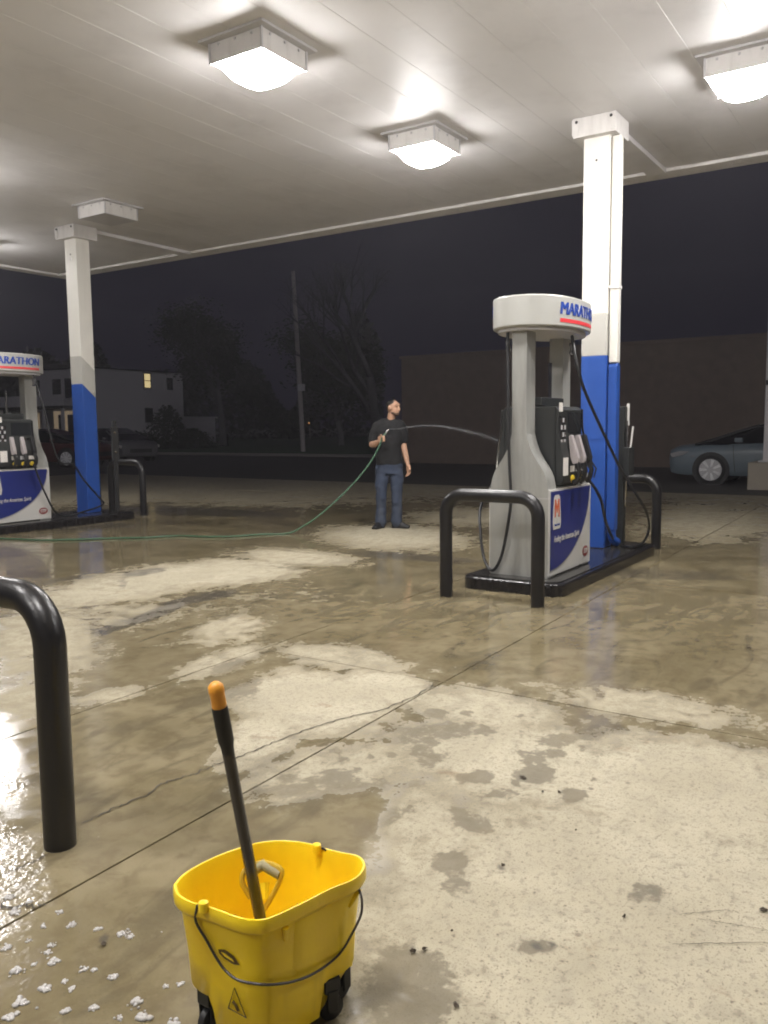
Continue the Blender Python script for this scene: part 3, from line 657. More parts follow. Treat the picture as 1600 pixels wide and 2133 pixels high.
for a in CAST:
    r_ = rad_at(a)*.72; c = Vector((r_*math.cos(a), r_*math.sin(a), .030)); tg = Matrix.Translation(c) @ Matrix.Rotation(a+.6, 4, 'Z')
    cs = MB().lathe([(.024, -.011), (.030, -.008), (.030, .008), (.024, .011)], 20, tg @ Matrix.Rotation(R(90), 4, 'X')).build('caster', M['rubber'], bk, smooth=True)
    MB().box(-.020, .020, -.019, .019, .042, .078, 0, tg).box(-.014, .014, -.021, -.015, -.005, .05, 0, tg).box(-.014, .014, .015, .021, -.005, .05, 0, tg).build('fork', M['rubber'], cs, bevel=.003)
# mop standing in the bucket
top = deep(450, 1434, 1.74); _e = Vector(at(541, 1908, .29)); _d = (Vector(top)-_e).normalized(); foot = _e - _d*((_e.z-.075)/_d.z)
mp_ = tag(empty('mop', foot), 'black mop pole with an orange tip leaning in the yellow bucket', 'mop')
T = Vector(top)-foot; dirn = T.normalized(); Ln = T.length
def along(s): return dirn*s
MB().tube([along(0), along(Ln*.5), along(Ln-.13)], [.0135, .0132, .0132], 14).build('pole', M['pole'], mp_, smooth=True)
MB().tube([along(Ln-.15), along(Ln-.135), along(Ln-.12), along(Ln-.05), along(Ln-.042)], [.0135, .014, .0172, .0172, .0165], 14).build('grip_sleeve', M['rubber'], mp_, smooth=True)
MB().tube([along(Ln-.046), along(Ln-.03), along(Ln-.016), along(Ln-.006), along(Ln+.006), along(Ln+.012), along(Ln+.016)], [.0155, .0155, .0152, .0168, .0155, .010, .003], 16).build('end_cap', M['orangecap'], mp_, smooth=True)
yk = [Vector(at(*p[:2], p[2]))-foot for p in ((522, 1870, .285), (505, 1838, .32), (512, 1812, .345), (548, 1797, .355), (585, 1812, .35), (578, 1845, .315), (553, 1890, .265), (540, 1904, .25))]
MB().tube(spline([tuple(p) for p in yk], 5), .0065, 8).build('clamp_frame', mat('clamp_yellow', (.55, .36, .03), .4, dirt=(.1, .08, .05), dirtk=.6), mp_, smooth=True)
MB().tube([yk[2]+Vector((0, 0, -.012)), yk[3]+Vector((0, 0, -.006)), yk[4]+Vector((0, 0, -.012))], .0135, 10).build('clamp_bar', mat('clamp_bar', (.30, .26, .13), .5, var=.2), mp_, smooth=True)
MB().tube([yk[6]+Vector((0, 0, .02)), (yk[3]+yk[6])/2+Vector((.0, .0, .005))], [.008, .012], 8).build('clamp_jaw', M['bucket_shade_grime'], mp_, smooth=True)
MB().lathe([(.04, 0), (.085, .0), (.09, .012), (.05, .02)], 20, Matrix.Translation((ctr[0]-foot.x, ctr[1]-foot.y, -.006))).build('mop_strands', mat('grey_strands', (.25, .22, .17), .95, var=.4, scale=30, bump=.8), mp_)

# ------------------------------------------------------------------ man with the hose
PX = np.array([.5505, -.8348, 0]); PT = np.array([-.8348, -.5505, 0]); mo = at(815, 1100); mo[2] = 0
man = empty('person', tuple(mo)); tag(man, 'person in black t-shirt and jeans spraying water from a green hose', 'person')
def W_(r, t, z): return Vector(PX*r + PT*t + np.array([0, 0, z]))
def remesh(o, vox, sm=4):
    m = o.modifiers.new('remesh', 'REMESH'); m.mode = 'VOXEL'; m.voxel_size = vox; m.use_smooth_shade = True
    s = o.modifiers.new('smooth', 'SMOOTH'); s.factor = .6; s.iterations = sm
    dg = bpy.context.evaluated_depsgraph_get(); me = bpy.data.meshes.new_from_object(o.evaluated_get(dg)); old = o.data
    o.modifiers.clear(); o.data = me; bpy.data.meshes.remove(old)
    me.polygons.foreach_set('use_smooth', [True]*len(me.polygons)); return o
FR = Matrix((tuple(PX), tuple(PT), (0, 0, 1))).transposed()       # columns: right, towards camera, up
def limb(mb, pts, rad, n=14):
    P = [tuple(p) for p in spline([tuple(W_(*p)) for p in pts], 4)]; rr = [float(v[0]) for v in spline([(r, 0) for r in rad], 4)]
    mb.tube(P, rr, n); mb.ball(P[0], rr[0], 12); mb.ball(P[-1], rr[-1], 12)
def ell(mb, c, r, rz=0): mb.ball(W_(*c), r, 16, 0, (FR @ Matrix.Rotation(R(rz), 3, 'Z')))
RA = [(-.185, 0, 1.40), (-.232, -.02, 1.27), (-.245, .02, 1.135)]           # viewer-left arm: shoulder, upper arm, elbow
RF = [(-.245, .02, 1.135), (-.205, .13, 1.15), (-.135, .24, 1.195)]
LA = [(.16, 0, 1.40), (.185, -.02, 1.27), (.178, -.02, 1.12)]
LF = [(.178, -.02, 1.12), (.205, .02, .99), (.232, .06, .865)]
HR, HL = (-.115, .275, 1.215), (.24, .07, .80)
b = MB()
HC = (.045, .03, 1.625)
HM = FR @ Matrix.Rotation(R(-52), 3, 'Z')                     # head turned to the viewer's right; local +Y is the facing direction
def hd(p): return W_(*HC) + HM @ Vector(p)
def hball(p, r): b.ball(hd(p), r, 14, 0, HM)
hball((0, -.012, .02), (.073, .093, .088)); hball((0, .02, -.035), (.06, .07, .075)); hball((0, .045, -.078), (.042, .04, .032)); hball((0, .062, .035), (.055, .03, .035))
b.tube([hd((0, .082, .022)), hd((0, .102, -.012)), hd((0, .108, -.026)), hd((0, .088, -.036))], [.008, .012, .0145, .010], 8)     # nose
hball((0, .082, -.056), (.022, .012, .010)); hball((.03, .07, .022), (.018, .014, .009)); hball((-.03, .07, .022), (.018, .014, .009))
for s_ in (-1, 1): hball((s_*.075, -.012, -.005), (.012, .024, .032))
limb(b, [(.0, -.02, 1.40), (.012, -.005, 1.47), (.03, .01, 1.56)], [.066, .056, .056])
ell(b, (-.015, 0, 1.22), (.16, .098, .22)); ell(b, (-.02, 0, 1.0), (.15, .10, .2)); ell(b, (-.02, 0, .86), (.16, .105, .12)); limb(b, [(-.16, 0, 1.385), (0, -.01, 1.41), (.13, 0, 1.385)], [.055, .062, .055])
limb(b, [(-.165, 0, 1.37), *RA[1:]], [.044, .044, .043]); limb(b, RF, [.044, .042, .029]); limb(b, [(.14, 0, 1.37), *LA[1:]], [.044, .044, .042]); limb(b, LF, [.043, .039, .028])
LEG1 = [(-.10, 0, .86), (-.125, .02, .66), (-.128, .03, .47), (-.135, .0, .30), (-.14, -.02, .09)]
LEG2 = [(.065, 0, .86), (.08, .0, .66), (.078, .02, .47), (.08, 0, .30), (.075, -.02, .09)]
for lg in (LEG1, LEG2): limb(b, lg, [.088, .078, .056, .05, .038])
# hands: palm and five fingers each
def hand(c, fwd, side, nrm, curl, sc=1.0):
    c, f, s_, n_ = W_(*c), Vector(W_(*fwd)).normalized(), Vector(W_(*side)).normalized(), Vector(W_(*nrm)).normalized()
    for k in range(5): q = c + s_*(-.03+.015*k); b.tube([q-f*.045, q-f*.01, q+f*.03], [.015, .0165, .014], 8); b.ball(q-f*.045, .015, 8); b.ball(q+f*.03, .014, 8)
    for k, ln in enumerate((.062, .074, .080, .070)):
        q = c + s_*(.032-.0215*k) + f*.032; a = R(curl[0]); d1 = f*math.cos(a)+n_*math.sin(a); a = R(curl[1]); d2 = f*math.cos(a)+n_*math.sin(a); a = R(curl[2]); d3 = f*math.cos(a)+n_*math.sin(a)
        p = [q, q+d1*ln*.45, q+d1*ln*.45+d2*ln*.33, q+d1*ln*.45+d2*ln*.33+d3*ln*.22]; b.tube(p, [.0095, .009, .0085, .007], 8); b.ball(p[0], .0095, 8); b.ball(p[-1], .007, 8)
    q = c + s_*.036 - f*.02; p = [q, q+(s_*.6+f*.5+n_*.5).normalized()*.035, q+(s_*.6+f*.5+n_*.5).normalized()*.035+(f*.7+n_*.6).normalized()*.03]; b.tube(p, [.013, .0105, .009], 8); b.ball(p[-1], .009, 8)
hand(HR, (.75, .4, .15), (-.1, .1, 1), (-.3, .9, -.1), (50, 120, 190)); hand(HL, (.06, .1, -1), (.5, .8, .1), (-.8, .3, 0), (15, 35, 60))
body = remesh(b.build('body', M['skin'], man), .0072, 3)
def garment(name, m, fn, vox=.011, sm=5):
    global b
    b = MB(); fn(); return remesh(b.build(name, m, man), vox, sm)
def loft(mb, rows, n=28):                       # elliptical rings (r, t, z, half-width, half-depth)
    vs = [W_(r + a*math.cos(2*math.pi*k/n), t + c*math.sin(2*math.pi*k/n), z) for r, t, z, a, c in rows for k in range(n)]; m = len(rows)
    mb.add(vs, [(i*n+j, i*n+(j+1) % n, (i+1)*n+(j+1) % n, (i+1)*n+j) for i in range(m-1) for j in range(n)] + [tuple(range(n))[::-1], tuple(range((m-1)*n, m*n))])
def crease(o, amp, sx, sz, seed):
    from mathutils import noise
    me = o.data; me.update()
    for v in me.vertices:
        p = Vector((v.co.x*sx+seed, v.co.y*sx, v.co.z*sz)); v.co += v.normal*amp*(noise.noise(p) + .5*noise.noise(p*2.3))
    me.update()
def shirt():
    loft(b, [(-.02, 0, .865, .178, .128), (-.02, 0, .90, .176, .127), (-.02, 0, 1.0, .166, .122), (-.018, 0, 1.1, .165, .122), (-.015, 0, 1.22, .178, .124), (-.014, 0, 1.32, .190, .118), (-.012, -.005, 1.385, .172, .098), (-.005, -.01, 1.43, .115, .080), (.0, -.012, 1.455, .078, .068)])
    limb(b, [(-.165, -.005, 1.385), (-.06, -.012, 1.41), (.04, -.012, 1.41), (.14, -.005, 1.385)], [.072, .080, .080, .072])
    limb(b, [(-.172, 0, 1.39), (-.225, -.01, 1.29), (-.243, .0, 1.185)], [.066, .061, .060]); limb(b, [(.145, 0, 1.39), (.182, -.01, 1.29), (.183, -.02, 1.175)], [.066, .060, .058])
crease(garment('t_shirt', M['shirt'], shirt, .011, 3), .010, 9, 14, 3)
def jeans():
    loft(b, [(-.02, 0, .74, .168, .115), (-.02, 0, .80, .172, .120), (-.02, 0, .89, .164, .116)])
    for lg in (LEG1, LEG2): limb(b, [*lg[:4], (lg[4][0], lg[4][1], .075)], [.100, .092, .076, .072, .078])
crease(garment('jeans', M['jeans'], jeans, .011, 4), .011, 8, 13, 8)
def shoes(c, ang):
    global b
    b = MB(); Q = FR @ Matrix.Rotation(R(ang), 3, 'Z')
    def o_(p): return W_(*c)+Q@Vector(p)
    b.ball(o_((0, .0, .045)), (.046, .06, .047), 12, 0, Q); b.ball(o_((0, .10, .03)), (.05, .095, .032), 12, 0, Q); b.ball(o_((0, .05, .05)), (.044, .08, .045), 12, 0, Q); b.ball(o_((0, -.04, .035)), (.042, .04, .035), 12, 0, Q)
    for s_ in (-.02, .02): b.tube([o_((s_, -.06, .012)), o_((s_, .17, .012))], [.026, .026], 8)
    remesh(b.build('shoe', M['shoe'], man), .008, 3)
shoes((-.15, -.02, -.002), 28); shoes((.08, -.02, -.002), -68)
def hair():
    b.ball(hd((0, -.022, .046)), (.0735, .086, .064), 16, 0, HM); b.ball(hd((0, -.03, .02)), (.0742, .079, .07), 14, 0, HM)
garment('hair', M['hair'], hair, .0075, 4)
def beard():
    b.ball(hd((0, .047, -.080)), (.044, .041, .032), 14, 0, HM); b.ball(hd((0, .022, -.062)), (.0605, .05, .036), 14, 0, HM)
garment('beard', M['beard'], beard, .007, 2)
for s_ in (-1, 1):
    MB().ball(Vector(hd((s_*.03, .083, .006))), (.007, .005, .003), 8, 0, HM).build('eye', M['hair'], man)

# garden hose from the left edge to his hand
hand_w = W_(*HR) + Vector(mo)
nose_ = hand_w + W_(.06, .0, .085)
def opt(p): return float((CM @ (np.array(p)-np.array([0, 0, CH])))[2])
gl = at(600, 1111, .012); d0, d1 = opt(gl), opt(np.array(hand_w)+np.array(W_(0, .03, 0)))
lift = [tuple(deep(px, py, d0 + (d1-d0)*k)) for px, py, k in ((632, 1096, .12), (662, 1076, .25), (700, 1043, .42), (738, 1005, .6), (768, 968, .78), (786, 938, .92))]
hp = [at(-60, 1124, .012), at(0, 1122, .012), at(80, 1125, .012), at(150, 1124, .012), at(240, 1121, .012), at(300, 1120, .012), at(370, 1116, .012), at(430, 1118, .012), at(490, 1117, .012), at(545, 1113, .012), gl] + lift + [tuple(hand_w + W_(-.01, .03, -.03)), tuple(hand_w + W_(.005, .03, .02)), tuple(nose_)]
hs_ = MB().tube(spline([tuple(p) for p in hp], 8), .011, 8)
hs_ = hs_.build('garden_hose', M['hose'], None, smooth=True); tag(hs_, 'green garden hose running over wet concrete to the man', 'hose')
MB().tube([nose_-W_(.022, 0, .03), nose_, nose_+W_(.03, 0, .035)], [.013, .014, .008], 10).build('nozzle', M['chrome'], hs_, smooth=True)
# water jet from his hand to the right pump
A = nose_ + W_(.035, 0, .04); Bp = Vector((6.95, 3.20, 1.17)); pts = []
for px, py in ((830, 893.5), (850, 890), (870, 888), (890, 887), (915, 888), (940, 891.5), (965, 897), (990, 903), (1015, 910), (1040, 918)):
    d = ray(px, py); ab = Bp-A          # intersect the sight line with the vertical plane through the jet
    k = (A.x*d[1]-A.y*d[0])/(ab.y*d[0]-ab.x*d[1]); q = A+ab*k; pts.append((q.x, q.y, CH + d[2]*q.x/d[0]))
path = spline([tuple(A)] + pts, 10); jet = MB(); n = len(path)
for i in range(0, n-4, 3):
    if i < n*.3 or random.random() < .72: jet.tube(path[i:i+4], [.0022+.0016*(i/n)+random.uniform(-.0008, .0012) for k in range(4)], 6)
for k in range(900):
    i = min(n-1, int(random.random()**.8*n)); p = Vector(path[i]); s_ = .003+.009*(i/n)
    jet.ball(p + Vector((random.gauss(0, s_), random.gauss(0, s_), random.gauss(0, s_)*1.2)), random.uniform(.0015, .004), 6)
j = jet.build('water_jet', M['water'], None, smooth=True, ang=0); tag(j, 'thin arc of water spraying from the hose to the right pump', 'water jet')

# ------------------------------------------------------------------ cars
def car(name, loc_, rz, paint, label, spokes=9, lit=False):
    t = empty(name, loc_, rz); tag(t, label, 'car', 'cars parked beyond the canopy')       # local +X = forward, 4.8 m long
    xs = [2.40, 2.36, 2.22, 2.0, 1.75, 1.45, 1.1, .8, .3, -.3, -.9, -1.4, -1.8, -2.1, -2.3, -2.38]
    zt = [.70, .78, .84, .87, .89, .91, .93, .94, .95, .96, .97, .98, .99, .98, .94, .80]
    zb = [.36, .26, .22, .20, .20, .20, .20, .20, .20, .20, .20, .20, .20, .22, .28, .36]
    hw = [.70, .80, .86, .88, .905, .92, .92, .92, .92, .92, .92, .92, .91, .88, .82, .70]
    vs = []; fs = []; mi = []
    for x, a, c, w in zip(xs, zt, zb, hw):
        half = [(w*.90, c), (w*.985, c+.10), (w, c+(a-c)*.45), (w*1.0, c+(a-c)*.68), (w*.985, a-.07), (w*.93, a-.015), (w*.55, a+.03), (0, a+.04)]
        vs += [(x, -q, z) for q, z in half] + [(x, q, z) for q, z in half[-2::-1]]
    m = 15
    for i in range(len(xs)-1): fs += [(i*m+k, i*m+k+1, (i+1)*m+k+1, (i+1)*m+k) for k in range(m-1)] + [(i*m+m-1, i*m, (i+1)*m, (i+1)*m+m-1)]
    fs += [tuple(range(m)), tuple(range((len(xs)-1)*m, len(xs)*m))[::-1]]
    bd = MB().add(vs, fs).build('body', paint, t, smooth=True, ang=45)
    gx = [1.80, 1.35, .90, .45, .0, -.6, -1.1, -1.5, -1.85]; gz = [.90, 1.05, 1.21, 1.34, 1.43, 1.44, 1.36, 1.20, .98]; gw = [.80, .76, .70, .66, .65, .65, .67, .72, .80]
    vs = []; fs = []
    for x, z, w in zip(gx, gz, gw): vs += [(x, -.87, .90), (x, -w-.04, .92+(z-.92)*.55), (x, -w, z-.05), (x, -w*.8, z), (x, w*.8, z), (x, w, z-.05), (x, w+.04, .92+(z-.92)*.55), (x, .87, .90)]
    for i in range(len(gx)-1): fs += [(i*8+k, i*8+k+1, (i+1)*8+k+1, (i+1)*8+k) for k in range(7)]
    gh = MB().add(vs, fs).build('greenhouse_glass', M['carglass'], t, smooth=True, ang=50)
    MB().add([(x, s*w*.8, z+.012) for x, z, w in list(zip(gx, gz, gw))[2:7] for s in (-1, 1)], [(2*k, 2*k+1, 2*k+3, 2*k+2) for k in range(4)]).build('roof', paint, t, smooth=True)
    for s in (-1, 1):
        for pts in ([(1.80, .90), (1.35, 1.04), (.90, 1.20), (.45, 1.33)], [(-1.1, 1.345), (-1.5, 1.19), (-1.85, .98)], [(-.32, .96), (-.33, 1.40)]):
            MB().tube([(x, s*(np.interp(-x, [-q for q in gx], gw)+.02), z) for x, z in pts], .028, 6).build('pillar', M['rubber'], t)
        MB().box(.75, .92, s*.93-.06, s*.93+.06, .96, 1.06).build('mirror', paint, t, bevel=.02)
        MB().prism([(2.30, .60), (2.34, .70), (2.12, .755), (1.90, .75), (2.05, .66)], s*.86-.045, s*.86+.045, 'y').build('headlight', M['lamp'] if not lit else M['paper'], t, bevel=.01)
        MB().box(-2.36, -2.2, s*.70-.12, s*.70+.12, .72, .86).build('taillight', M['carred'], t, bevel=.01)
        MB().tube([(.95, s*.921, .90), (.93, s*.925, .60), (.90, s*.915, .28)], .006, 5).tube([(-.28, s*.921, .93), (-.28, s*.925, .6), (-.28, s*.915, .28)], .006, 5).build('door_gap', M['rubber'], t)
        MB().box(-.2, .0, s*.925-.015, s*.925+.015, .80, .83).build('door_handle', paint, t, bevel=.006)
        MB().ball((1.82, s*.90, .64), (.05, .015, .014), 8).build('side_marker', M['lamp'], t)
        for wx in (1.42, -1.38):
            Wm = Matrix.Translation((wx, s*.83, .335)) @ Matrix.Rotation(R(90), 4, 'X')
            MB().lathe([(.405, -.105), (.405, .105)], 28, Wm).build('wheel_arch', M['rubber'], t)
            w = MB().lathe([(.20, -.10), (.30, -.105), (.335, -.08), (.335, .08), (.30, .105), (.24, .108), (.235, .07), (.18, .06)], 28, Matrix.Translation((wx, s*.845, .335)) @ Matrix.Rotation(R(90), 4, 'X')).build('wheel', M['tyre'], t, smooth=True)
            rm = MB().lathe([(.245, -.01), (.25, 0), (.245, .006), (.225, .0), (.05, -.02)], 28, Matrix.Translation((wx, s*.953, .335)) @ Matrix.Rotation(R(90*s if s > 0 else 90), 4, 'X')).build('rim', M['gasket'], w, smooth=True)
            rb = MB()
            for k in range(spokes):
                a = 2*math.pi*k/spokes
                for da in (-.11, .11): rb.tube([(wx+.06*math.cos(a+da), s*.958, .335+.06*math.sin(a+da)), (wx+.238*math.cos(a+da*.75), s*.958, .335+.238*math.sin(a+da*.75))], [.014, .019], 6)
            rb.lathe([(.07, -.012), (.075, .0), (.05, .012)], 14, Matrix.Translation((wx, s*.958, .335)) @ Matrix.Rotation(R(90), 4, 'X'))
            rb.tube([(wx+.238*math.cos(a), s*.955, .335+.238*math.sin(a)) for a in np.linspace(0, 2*math.pi, 29)], .008, 6)
            rb.build('spokes', M['rim'], w, smooth=True)
    MB().box(2.36, 2.41, -.5, .5, .40, .56).build('grille', M['rubber'], t, bevel=.01)
    return t
wp = at(1480, 1007)
car('parked_car', (wp[0]+.9, wp[1]-1.42, -.02), R(90), M['carblue'], 'blue-grey sedan parked in front of the brick wall', 7)
rc = at(131, 972); car('parked_car', (rc[0]+.3, rc[1]+1.2, -.02), R(-72), M['carred'], 'dark red car between the left pump and blue column', 9)
wc_ = at(262, 962); car('parked_car', (wc_[0]+1.2, wc_[1]+2.0, -.02), R(-105), M['carwhite'], 'pale car just right of the left blue column', 9, True)

# ------------------------------------------------------------------ buildings beyond the street
WX = 27.4
wl_ = empty('brick_building', (WX, 10, 0)); tag(wl_, 'long windowless brown brick wall behind the right pump', 'building')
ya, yb_ = 17.2, -16.0; hh = 3.92
MB().box(0, 12, yb_-10, ya-10, -.1, hh).build('wall', M['brickwall'] if 'brickwall' in M else M['brick'], wl_)
MB().box(-.06, 12.06, yb_-10.06, ya-9.94, hh, hh+.10).build('coping', M['coping'], wl_)
def window(parent, c, w, h, axis, m, bars=True):
    x, y_, z = c
    if axis == 'y': fb = (x-w/2-.08, x+w/2+.08, y_-.06, y_-.002, z-h/2-.08, z+h/2+.08); pb = (x-w/2, x+w/2, y_-.075, y_-.061, z-h/2, z+h/2); sb = (x-w/2-.12, x+w/2+.12, y_-.14, y_-.002, z-h/2-.16, z-h/2-.081)
    else: fb = (x-.06, x-.002, y_-w/2-.08, y_+w/2+.08, z-h/2-.08, z+h/2+.08); pb = (x-.075, x-.061, y_-w/2, y_+w/2, z-h/2, z+h/2); sb = (x-.14, x-.002, y_-w/2-.12, y_+w/2+.12, z-h/2-.16, z-h/2-.081)
    f = MB().box(*fb).build('window', M['darkwood'], parent); MB().box(*pb).build('pane', m, f); MB().box(*sb).build('sill', M['siding'], f)
    if bars:
        if axis == 'y': MB().box(x-w/2, x+w/2, y_-.09, y_-.076, z-.03, z+.03).build('sash_bar', M['darkwood'], f)
        else: MB().box(x-.09, x-.076, y_-w/2, y_+w/2, z-.03, z+.03).build('sash_bar', M['darkwood'], f)
hx, hy = 43.0, 56.5
ho = empty('house', (hx, hy, 0)); tag(ho, 'pale two-storey house with one lit upper window', 'house')
MB().box(0, 10.3, 0, 8.6, .0, 6.25).build('wall', M['siding'], ho)
for k in range(26): MB().box(-.015, -.001, 0, 8.6, .3+k*.23, .315+k*.23).box(0, 10.3, -.015, -.001, .3+k*.23, .315+k*.23).build('siding_board', M['siding'], ho)
rf = MB().prism([(-.12, 6.252), (8.75, 6.252), (8.75, 6.34), (4.3, 6.7), (-.12, 6.34)], -.12, 10.42, 'x').build('roof', M['darkwood'], ho)
MB().box(4.5, 5.1, 5, 5.6, 6.5, 7.6).build('chimney', M['brick'], rf)
def wall_px(px, py):
    p = ony(px, py, hy); return p[0]-hx, p[2]
q = wall_px(306, 793); window(ho, (q[0], 0, q[1]), .62, 1.15, 'y', M['warmwin'])
q = wall_px(310, 865); window(ho, (q[0], 0, q[1]), .7, 1.1, 'y', M['carglass'])
q = wall_px(353, 800); window(ho, (q[0], 0, q[1]), .5, .9, 'y', M['carglass'])
MB().box(10.302, 14.6, .4, 6.0, 0, 2.3).build('garage_wing', M['siding'], ho)
MB().box(10.2, 14.8, .2, 6.2, 2.3, 2.45).build('garage_roof', M['siding'], ho)
for yy, zz in ((2.0, 4.7), (3.6, 4.7), (6.4, 4.7)): window(ho, (0, yy, zz), .9, 1.4, 'x', M['carglass'])
pc = MB().box(-2.2, -.02, 0, 8.6, 3.05, 3.25).build('porch_roof', M['darkwood'], ho)
MB().box(-2.2, -2.1, 0, 8.6, 3.25, 4.1).build('balcony_rail', M['siding'], ho)
for yy in (.2, 2.6, 5.4, 8.3): MB().box(-2.15, -1.95, yy-.1, yy+.1, 0, 3.05).build('porch_column', M['siding'], ho)
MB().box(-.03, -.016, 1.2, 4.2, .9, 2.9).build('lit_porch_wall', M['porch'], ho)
for yy in (2.0, 3.2): MB().box(-.06, -.031, yy-.35, yy+.35, 1.1, 2.6).build('porch_window', M['carglass'], ho)
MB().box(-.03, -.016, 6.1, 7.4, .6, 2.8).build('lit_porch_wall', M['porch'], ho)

# tall square pole on a plinth at the right edge
pl = at(1556, 1018)
tp = empty('sign_pole', (pl[0], pl[1]-.6, -.05)); tag(tp, 'tall pale square pole on a concrete plinth at the right edge', 'pole')
MB().box(0, 1.1, -.6, .6, 0, .60).build('plinth', M['concreteplain'], tp, bevel=.02)
MB().box(.30, .80, -.26, .36, .6, 9.0).build('post', M['siding'], tp, bevel=.02)
MB().box(.22, .88, -.34, .44, .6, .63).build('base_plate', M['gasket'], tp)
MB().box(.285, .299, .30, .35, 2.2, 2.3).build('tie_bracket', M['darkwood'], tp)

# utility pole
up = at(632, 944); lean = Vector((-PX[0]*.036, -PX[1]*.036, 1))
ut = empty('utility_pole', (up[0], up[1], 0)); tag(ut, 'weathered utility pole leaning left of the man', 'utility pole')
MB().tube([lean*-.2, lean*4, lean*9.5], [.13, .12, .10], 12).build('shaft', M['polewood'], ut, smooth=True)
MB().box(-.22, .0, -.2, .1, 3.3, 3.65).build('meter_plate', M['gasket'], ut)

# trees
def tree(name, base_, h, r0, seed, label, leafy=0, lean_=(0, 0)):
    t = empty(name, base_); tag(t, label, 'tree', 'trees across the street'); rd = random.Random(seed); tr = MB(); lv = []; twigs = []
    def grow(p, d, ln, r, dep):
        q = [p]; 
        for k in range(4): d = (d + Vector((rd.gauss(0, .09), rd.gauss(0, .09), rd.gauss(.03, .05)))).normalized(); q.append(q[-1]+d*ln/4)
        tr.tube(q, [r, r*.92, r*.84, r*.76, r*.66], 7 if r > .04 else 4)
        if dep <= 2: lv.append(q[-1]); lv.append(q[2])
        if dep == 0: return
        for k in range(3 if dep > 1 else 4):
            a = rd.uniform(0, 2*math.pi); s = rd.uniform(.35, .85); n = (d + Vector((math.cos(a)*s, math.sin(a)*s, rd.uniform(-.05, .4)))).normalized()
            grow(q[rd.choice((2, 3, 4))], n, ln*rd.uniform(.6, .82), r*rd.uniform(.45, .62), dep-1)
    grow(Vector((0, 0, -.1)), Vector((lean_[0], lean_[1], 1)).normalized(), h*.36, r0, 4)
    tr.build('trunk', M['bark'], t, smooth=True, ang=0)
    if leafy:
        c = MB()
        for k in range(leafy):
            p = rd.choice(lv) + Vector((rd.gauss(0, .6), rd.gauss(0, .6), rd.gauss(0, .5))); a = Vector((rd.gauss(0, 1), rd.gauss(0, 1), rd.gauss(0, 1))).normalized(); bb = a.orthogonal().normalized(); s = rd.uniform(.10, .22)
            c.add([p-a*s, p+bb*s*.5, p+a*s, p-bb*s*.5], [(0, 1, 2, 3)])
        c.build('crown', M['leaf'], t)
    else:
        c = MB()
        for p in lv[::2]:
            for k in range(3):
                d = Vector((rd.gauss(0, 1), rd.gauss(0, 1), rd.gauss(.4, .6))).normalized(); c.tube([p, p+d*.35+Vector((0, 0, .05)), p+d*.7], [.010, .007, .004], 3)
        c.build('crown', M['bark'], t)
tb = at(787, 944); tree('bare_tree', (tb[0], tb[1], 0), 11.5, .30, 5, 'bare grey tree trunk standing behind the man', 0, (-.03, .03))
tb = at(470, 934); tree('dark_tree', (tb[0]+3, tb[1]+3, 0), 12, .3, 11, 'dark leafy tree between the house and the utility pole', 15000)
tb = at(700, 936); tree('dark_tree', (tb[0]+6, tb[1]+4, 0), 10, .25, 21, 'dark leafy tree between the utility pole and the bare tree', 12000)
def bush(px, py, w, h, label, seed, n=2600):
    p = at(px, py); t = empty('bush', (p[0], p[1], .05)); tag(t, label, 'bush', 'bushes by the house'); rd = random.Random(seed); c = MB(); st_ = MB()
    for k in range(9):
        a = rd.uniform(0, 6.28); st_.tube([(0, 0, -.05), (math.cos(a)*w*.2, math.sin(a)*w*.2, h*.4), (math.cos(a)*w*.38, math.sin(a)*w*.38, h*rd.uniform(.6, .9))], [.03, .02, .008], 5)
    st_.build('stem', M['bark'], t)
    for k in range(n):
        a = rd.uniform(0, 6.28); z = rd.random(); rr = w*.5*math.sqrt(max(.05, 1-z**1.6))*(rd.random()**.4)*(1+.22*math.sin(3*a+seed)+.15*math.sin(7*a+z*9))
        q = Vector((rr*math.cos(a), rr*math.sin(a), z*h*(1+.12*math.sin(5*a)))); d = Vector((rd.gauss(0, 1), rd.gauss(0, 1), rd.gauss(0, 1))).normalized(); e = d.orthogonal(); s = rd.uniform(.07, .14)
        c.add([q-d*s, q+e*s*.5, q+d*s, q-e*s*.5], [(0, 1, 2, 3)])
    c.build('foliage', M['leaf'], t)
bush(352, 938, 3.0, 2.5, 'rounded bush in front of the pale house', 1); bush(402, 936, 3.2, 1.2, 'low bush in front of the garage wing', 2); bush(285, 937, 3.6, 1.0, 'low bush left of the rounded bush', 4)
tl = MB(); rd = random.Random(9)
for k in range(26000):
    az = rd.uniform(.0, .52); prof_ = 6.5 + 4.5*math.sin(az*17+1)**2 + 2.5*math.sin(az*43) + 1.2*math.sin(az*101); zz = prof_*rd.random()**.6; dist = rd.uniform(92, 108)
    th = YAW + az; q = Vector((dist*math.cos(th), dist*math.sin(th), zz)); d = Vector((rd.gauss(0, 1), rd.gauss(0, 1), rd.gauss(0, 1))).normalized(); e = d.orthogonal(); s_ = rd.uniform(.2, .5)
    tl.add([q-d*s_, q+e*s_*.6, q+d*s_, q-e*s_*.6], [(0, 1, 2, 3)])
kind(tl.build('far_trees', M['leaf']), 'stuff', 'dark mass of trees far behind the street')
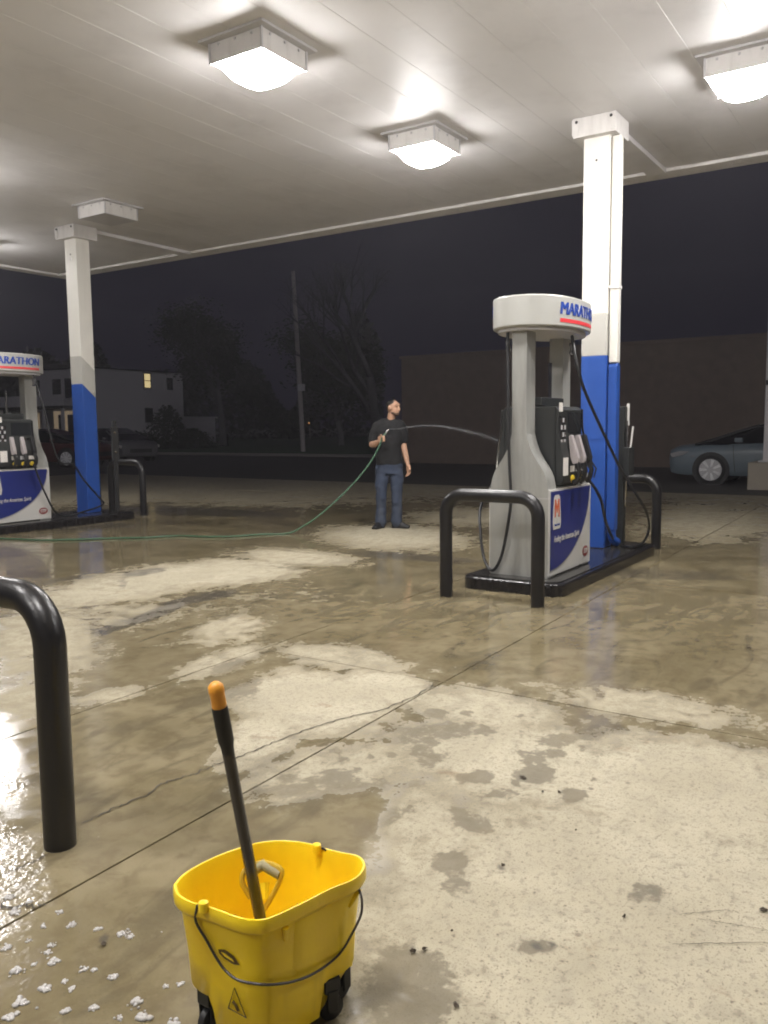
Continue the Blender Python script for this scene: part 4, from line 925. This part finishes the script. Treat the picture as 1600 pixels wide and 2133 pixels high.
# distant orange lamp
dp = at(646, 915); dp = dp*1.0; sl = empty('street_lamp', (dp[0], dp[1], 0)); tag(sl, 'tiny orange lamp glowing far off beside the utility pole', 'street lamp')
zl = CH + ray(646, 881)[2]*np.dot(dp[:2], dp[:2])/np.dot(ray(646, 881)[:2], dp[:2])
MB().tube([(0, 0, 0), (0, 0, zl+.1)], [.06, .04], 8).build('post', M['polewood'], sl); MB().ball((-.2, -.15, zl), (.16, .16, .12), 10).build('lamp_globe', glow('orange_lamp', (1, .42, .12), 1.6), sl, smooth=True)

# ------------------------------------------------------------------ soap foam and scraps on the ground
fo = MB(); rd = random.Random(5)
def clump(p, s):
    s *= 1.15
    for k in range(rd.randint(16, 26)):
        r = s*rd.uniform(.12, .40); fo.ball((p[0]+rd.gauss(0, s*.38), p[1]+rd.gauss(0, s*.38), r*.25), (r*rd.uniform(.8, 1.2), r*rd.uniform(.8, 1.2), r*.75), 10)
for px, py, s in ((45, 2090, .020), (95, 2060, .016), (140, 2105, .012), (195, 2100, .012), (285, 2090, .018), (300, 2120, .020), (195, 2020, .008), (175, 2020, .012), (35, 2025, .018), (110, 2005, .016), (100, 1985, .011), (235, 2035, .014), (125, 1900, .010), (150, 1928, .014), (205, 1935, .012), (255, 1945, .015), (270, 1952, .011), (105, 1970, .010), (15, 1975, .012), (60, 1960, .008), (30, 1900, .016), (20, 1870, .014), (60, 1880, .010), (90, 1930, .010), (375, 2050, .009), (345, 2055, .008), (360, 2133, .014), (420, 2128, .010), (150, 2060, .009), (20, 2120, .016), (250, 2120, .010), (135, 2045, .008), (70, 2010, .008)):
    clump(at(px, py), s)
for k in range(10):
    px, py = rd.triangular(-10, 470, 40), rd.uniform(1660, 2133)
    if px > 330 - (py-1660)*-.3 and px > 380: continue
    if 80 < px < 175 and py < 1790: continue
    p = at(px, py); r = rd.uniform(.0015, .0045); fo.ball((p[0], p[1], r*.2), (r*rd.uniform(.8, 1.5), r*rd.uniform(.8, 1.5), r*.5), 6)
fm = fo.build('soap_foam', M['foam'], None, smooth=True, ang=0); kind(fm, 'stuff', 'white soap suds scattered over the wet concrete at lower left')
for px, py, s in ((1090, 1622, .018), (1048, 1806, .010), (950, 2098, .014), (942, 1943, .006), (860, 1985, .012), (885, 1980, .010), (1590, 1898, .016), (1300, 1912, .010), (1453, 1336, .022), (215, 1968, .014), (1200, 1732, .006), (1560, 1350, .02), (1165, 1652, .010), (1130, 1652, .009)):
    p = at(px, py); r_ = random.Random(px); n = 9; pts = [(s*r_.uniform(.5, 1.1)*math.cos(2*math.pi*k/n), s*r_.uniform(.35, .8)*math.sin(2*math.pi*k/n)) for k in range(n)]
    vs = [(a, c, .002+r_.uniform(0, .006)) for a, c in pts] + [(0, 0, .010)]
    o = MB().add(vs, [(k, (k+1) % n, n) for k in range(n)] + [tuple(range(n))[::-1]]).build('leaf_scrap', M['leafbit']); o.location = (p[0], p[1], .001); o.rotation_euler = (0, 0, r_.uniform(0, 6))
    tag(o, 'small dark leaf scrap lying on the concrete', 'leaf', 'leaf scraps on the concrete')

# ------------------------------------------------------------------ added mist volume in place of lens glare
hz_ = MB().box(-16, 130, -16, 135, -1.5, 24).build('glare_mist', None); hz_.data.materials.clear()
hm = bpy.data.materials.new('glare_mist_volume'); hm.use_nodes = True; nt = hm.node_tree; nt.nodes.remove(nt.nodes['Principled BSDF'])
pv = nt.nodes.new('ShaderNodeVolumePrincipled'); pv.inputs['Color'].default_value = (.92, .90, .95, 1); pv.inputs['Density'].default_value = HAZE; pv.inputs['Anisotropy'].default_value = .55
nt.links.new(pv.outputs[0], nt.nodes['Material Output'].inputs['Volume']); hz_.data.materials.append(hm); kind(hz_, 'stuff', 'added thin mist imitating lens glare around the lamps')
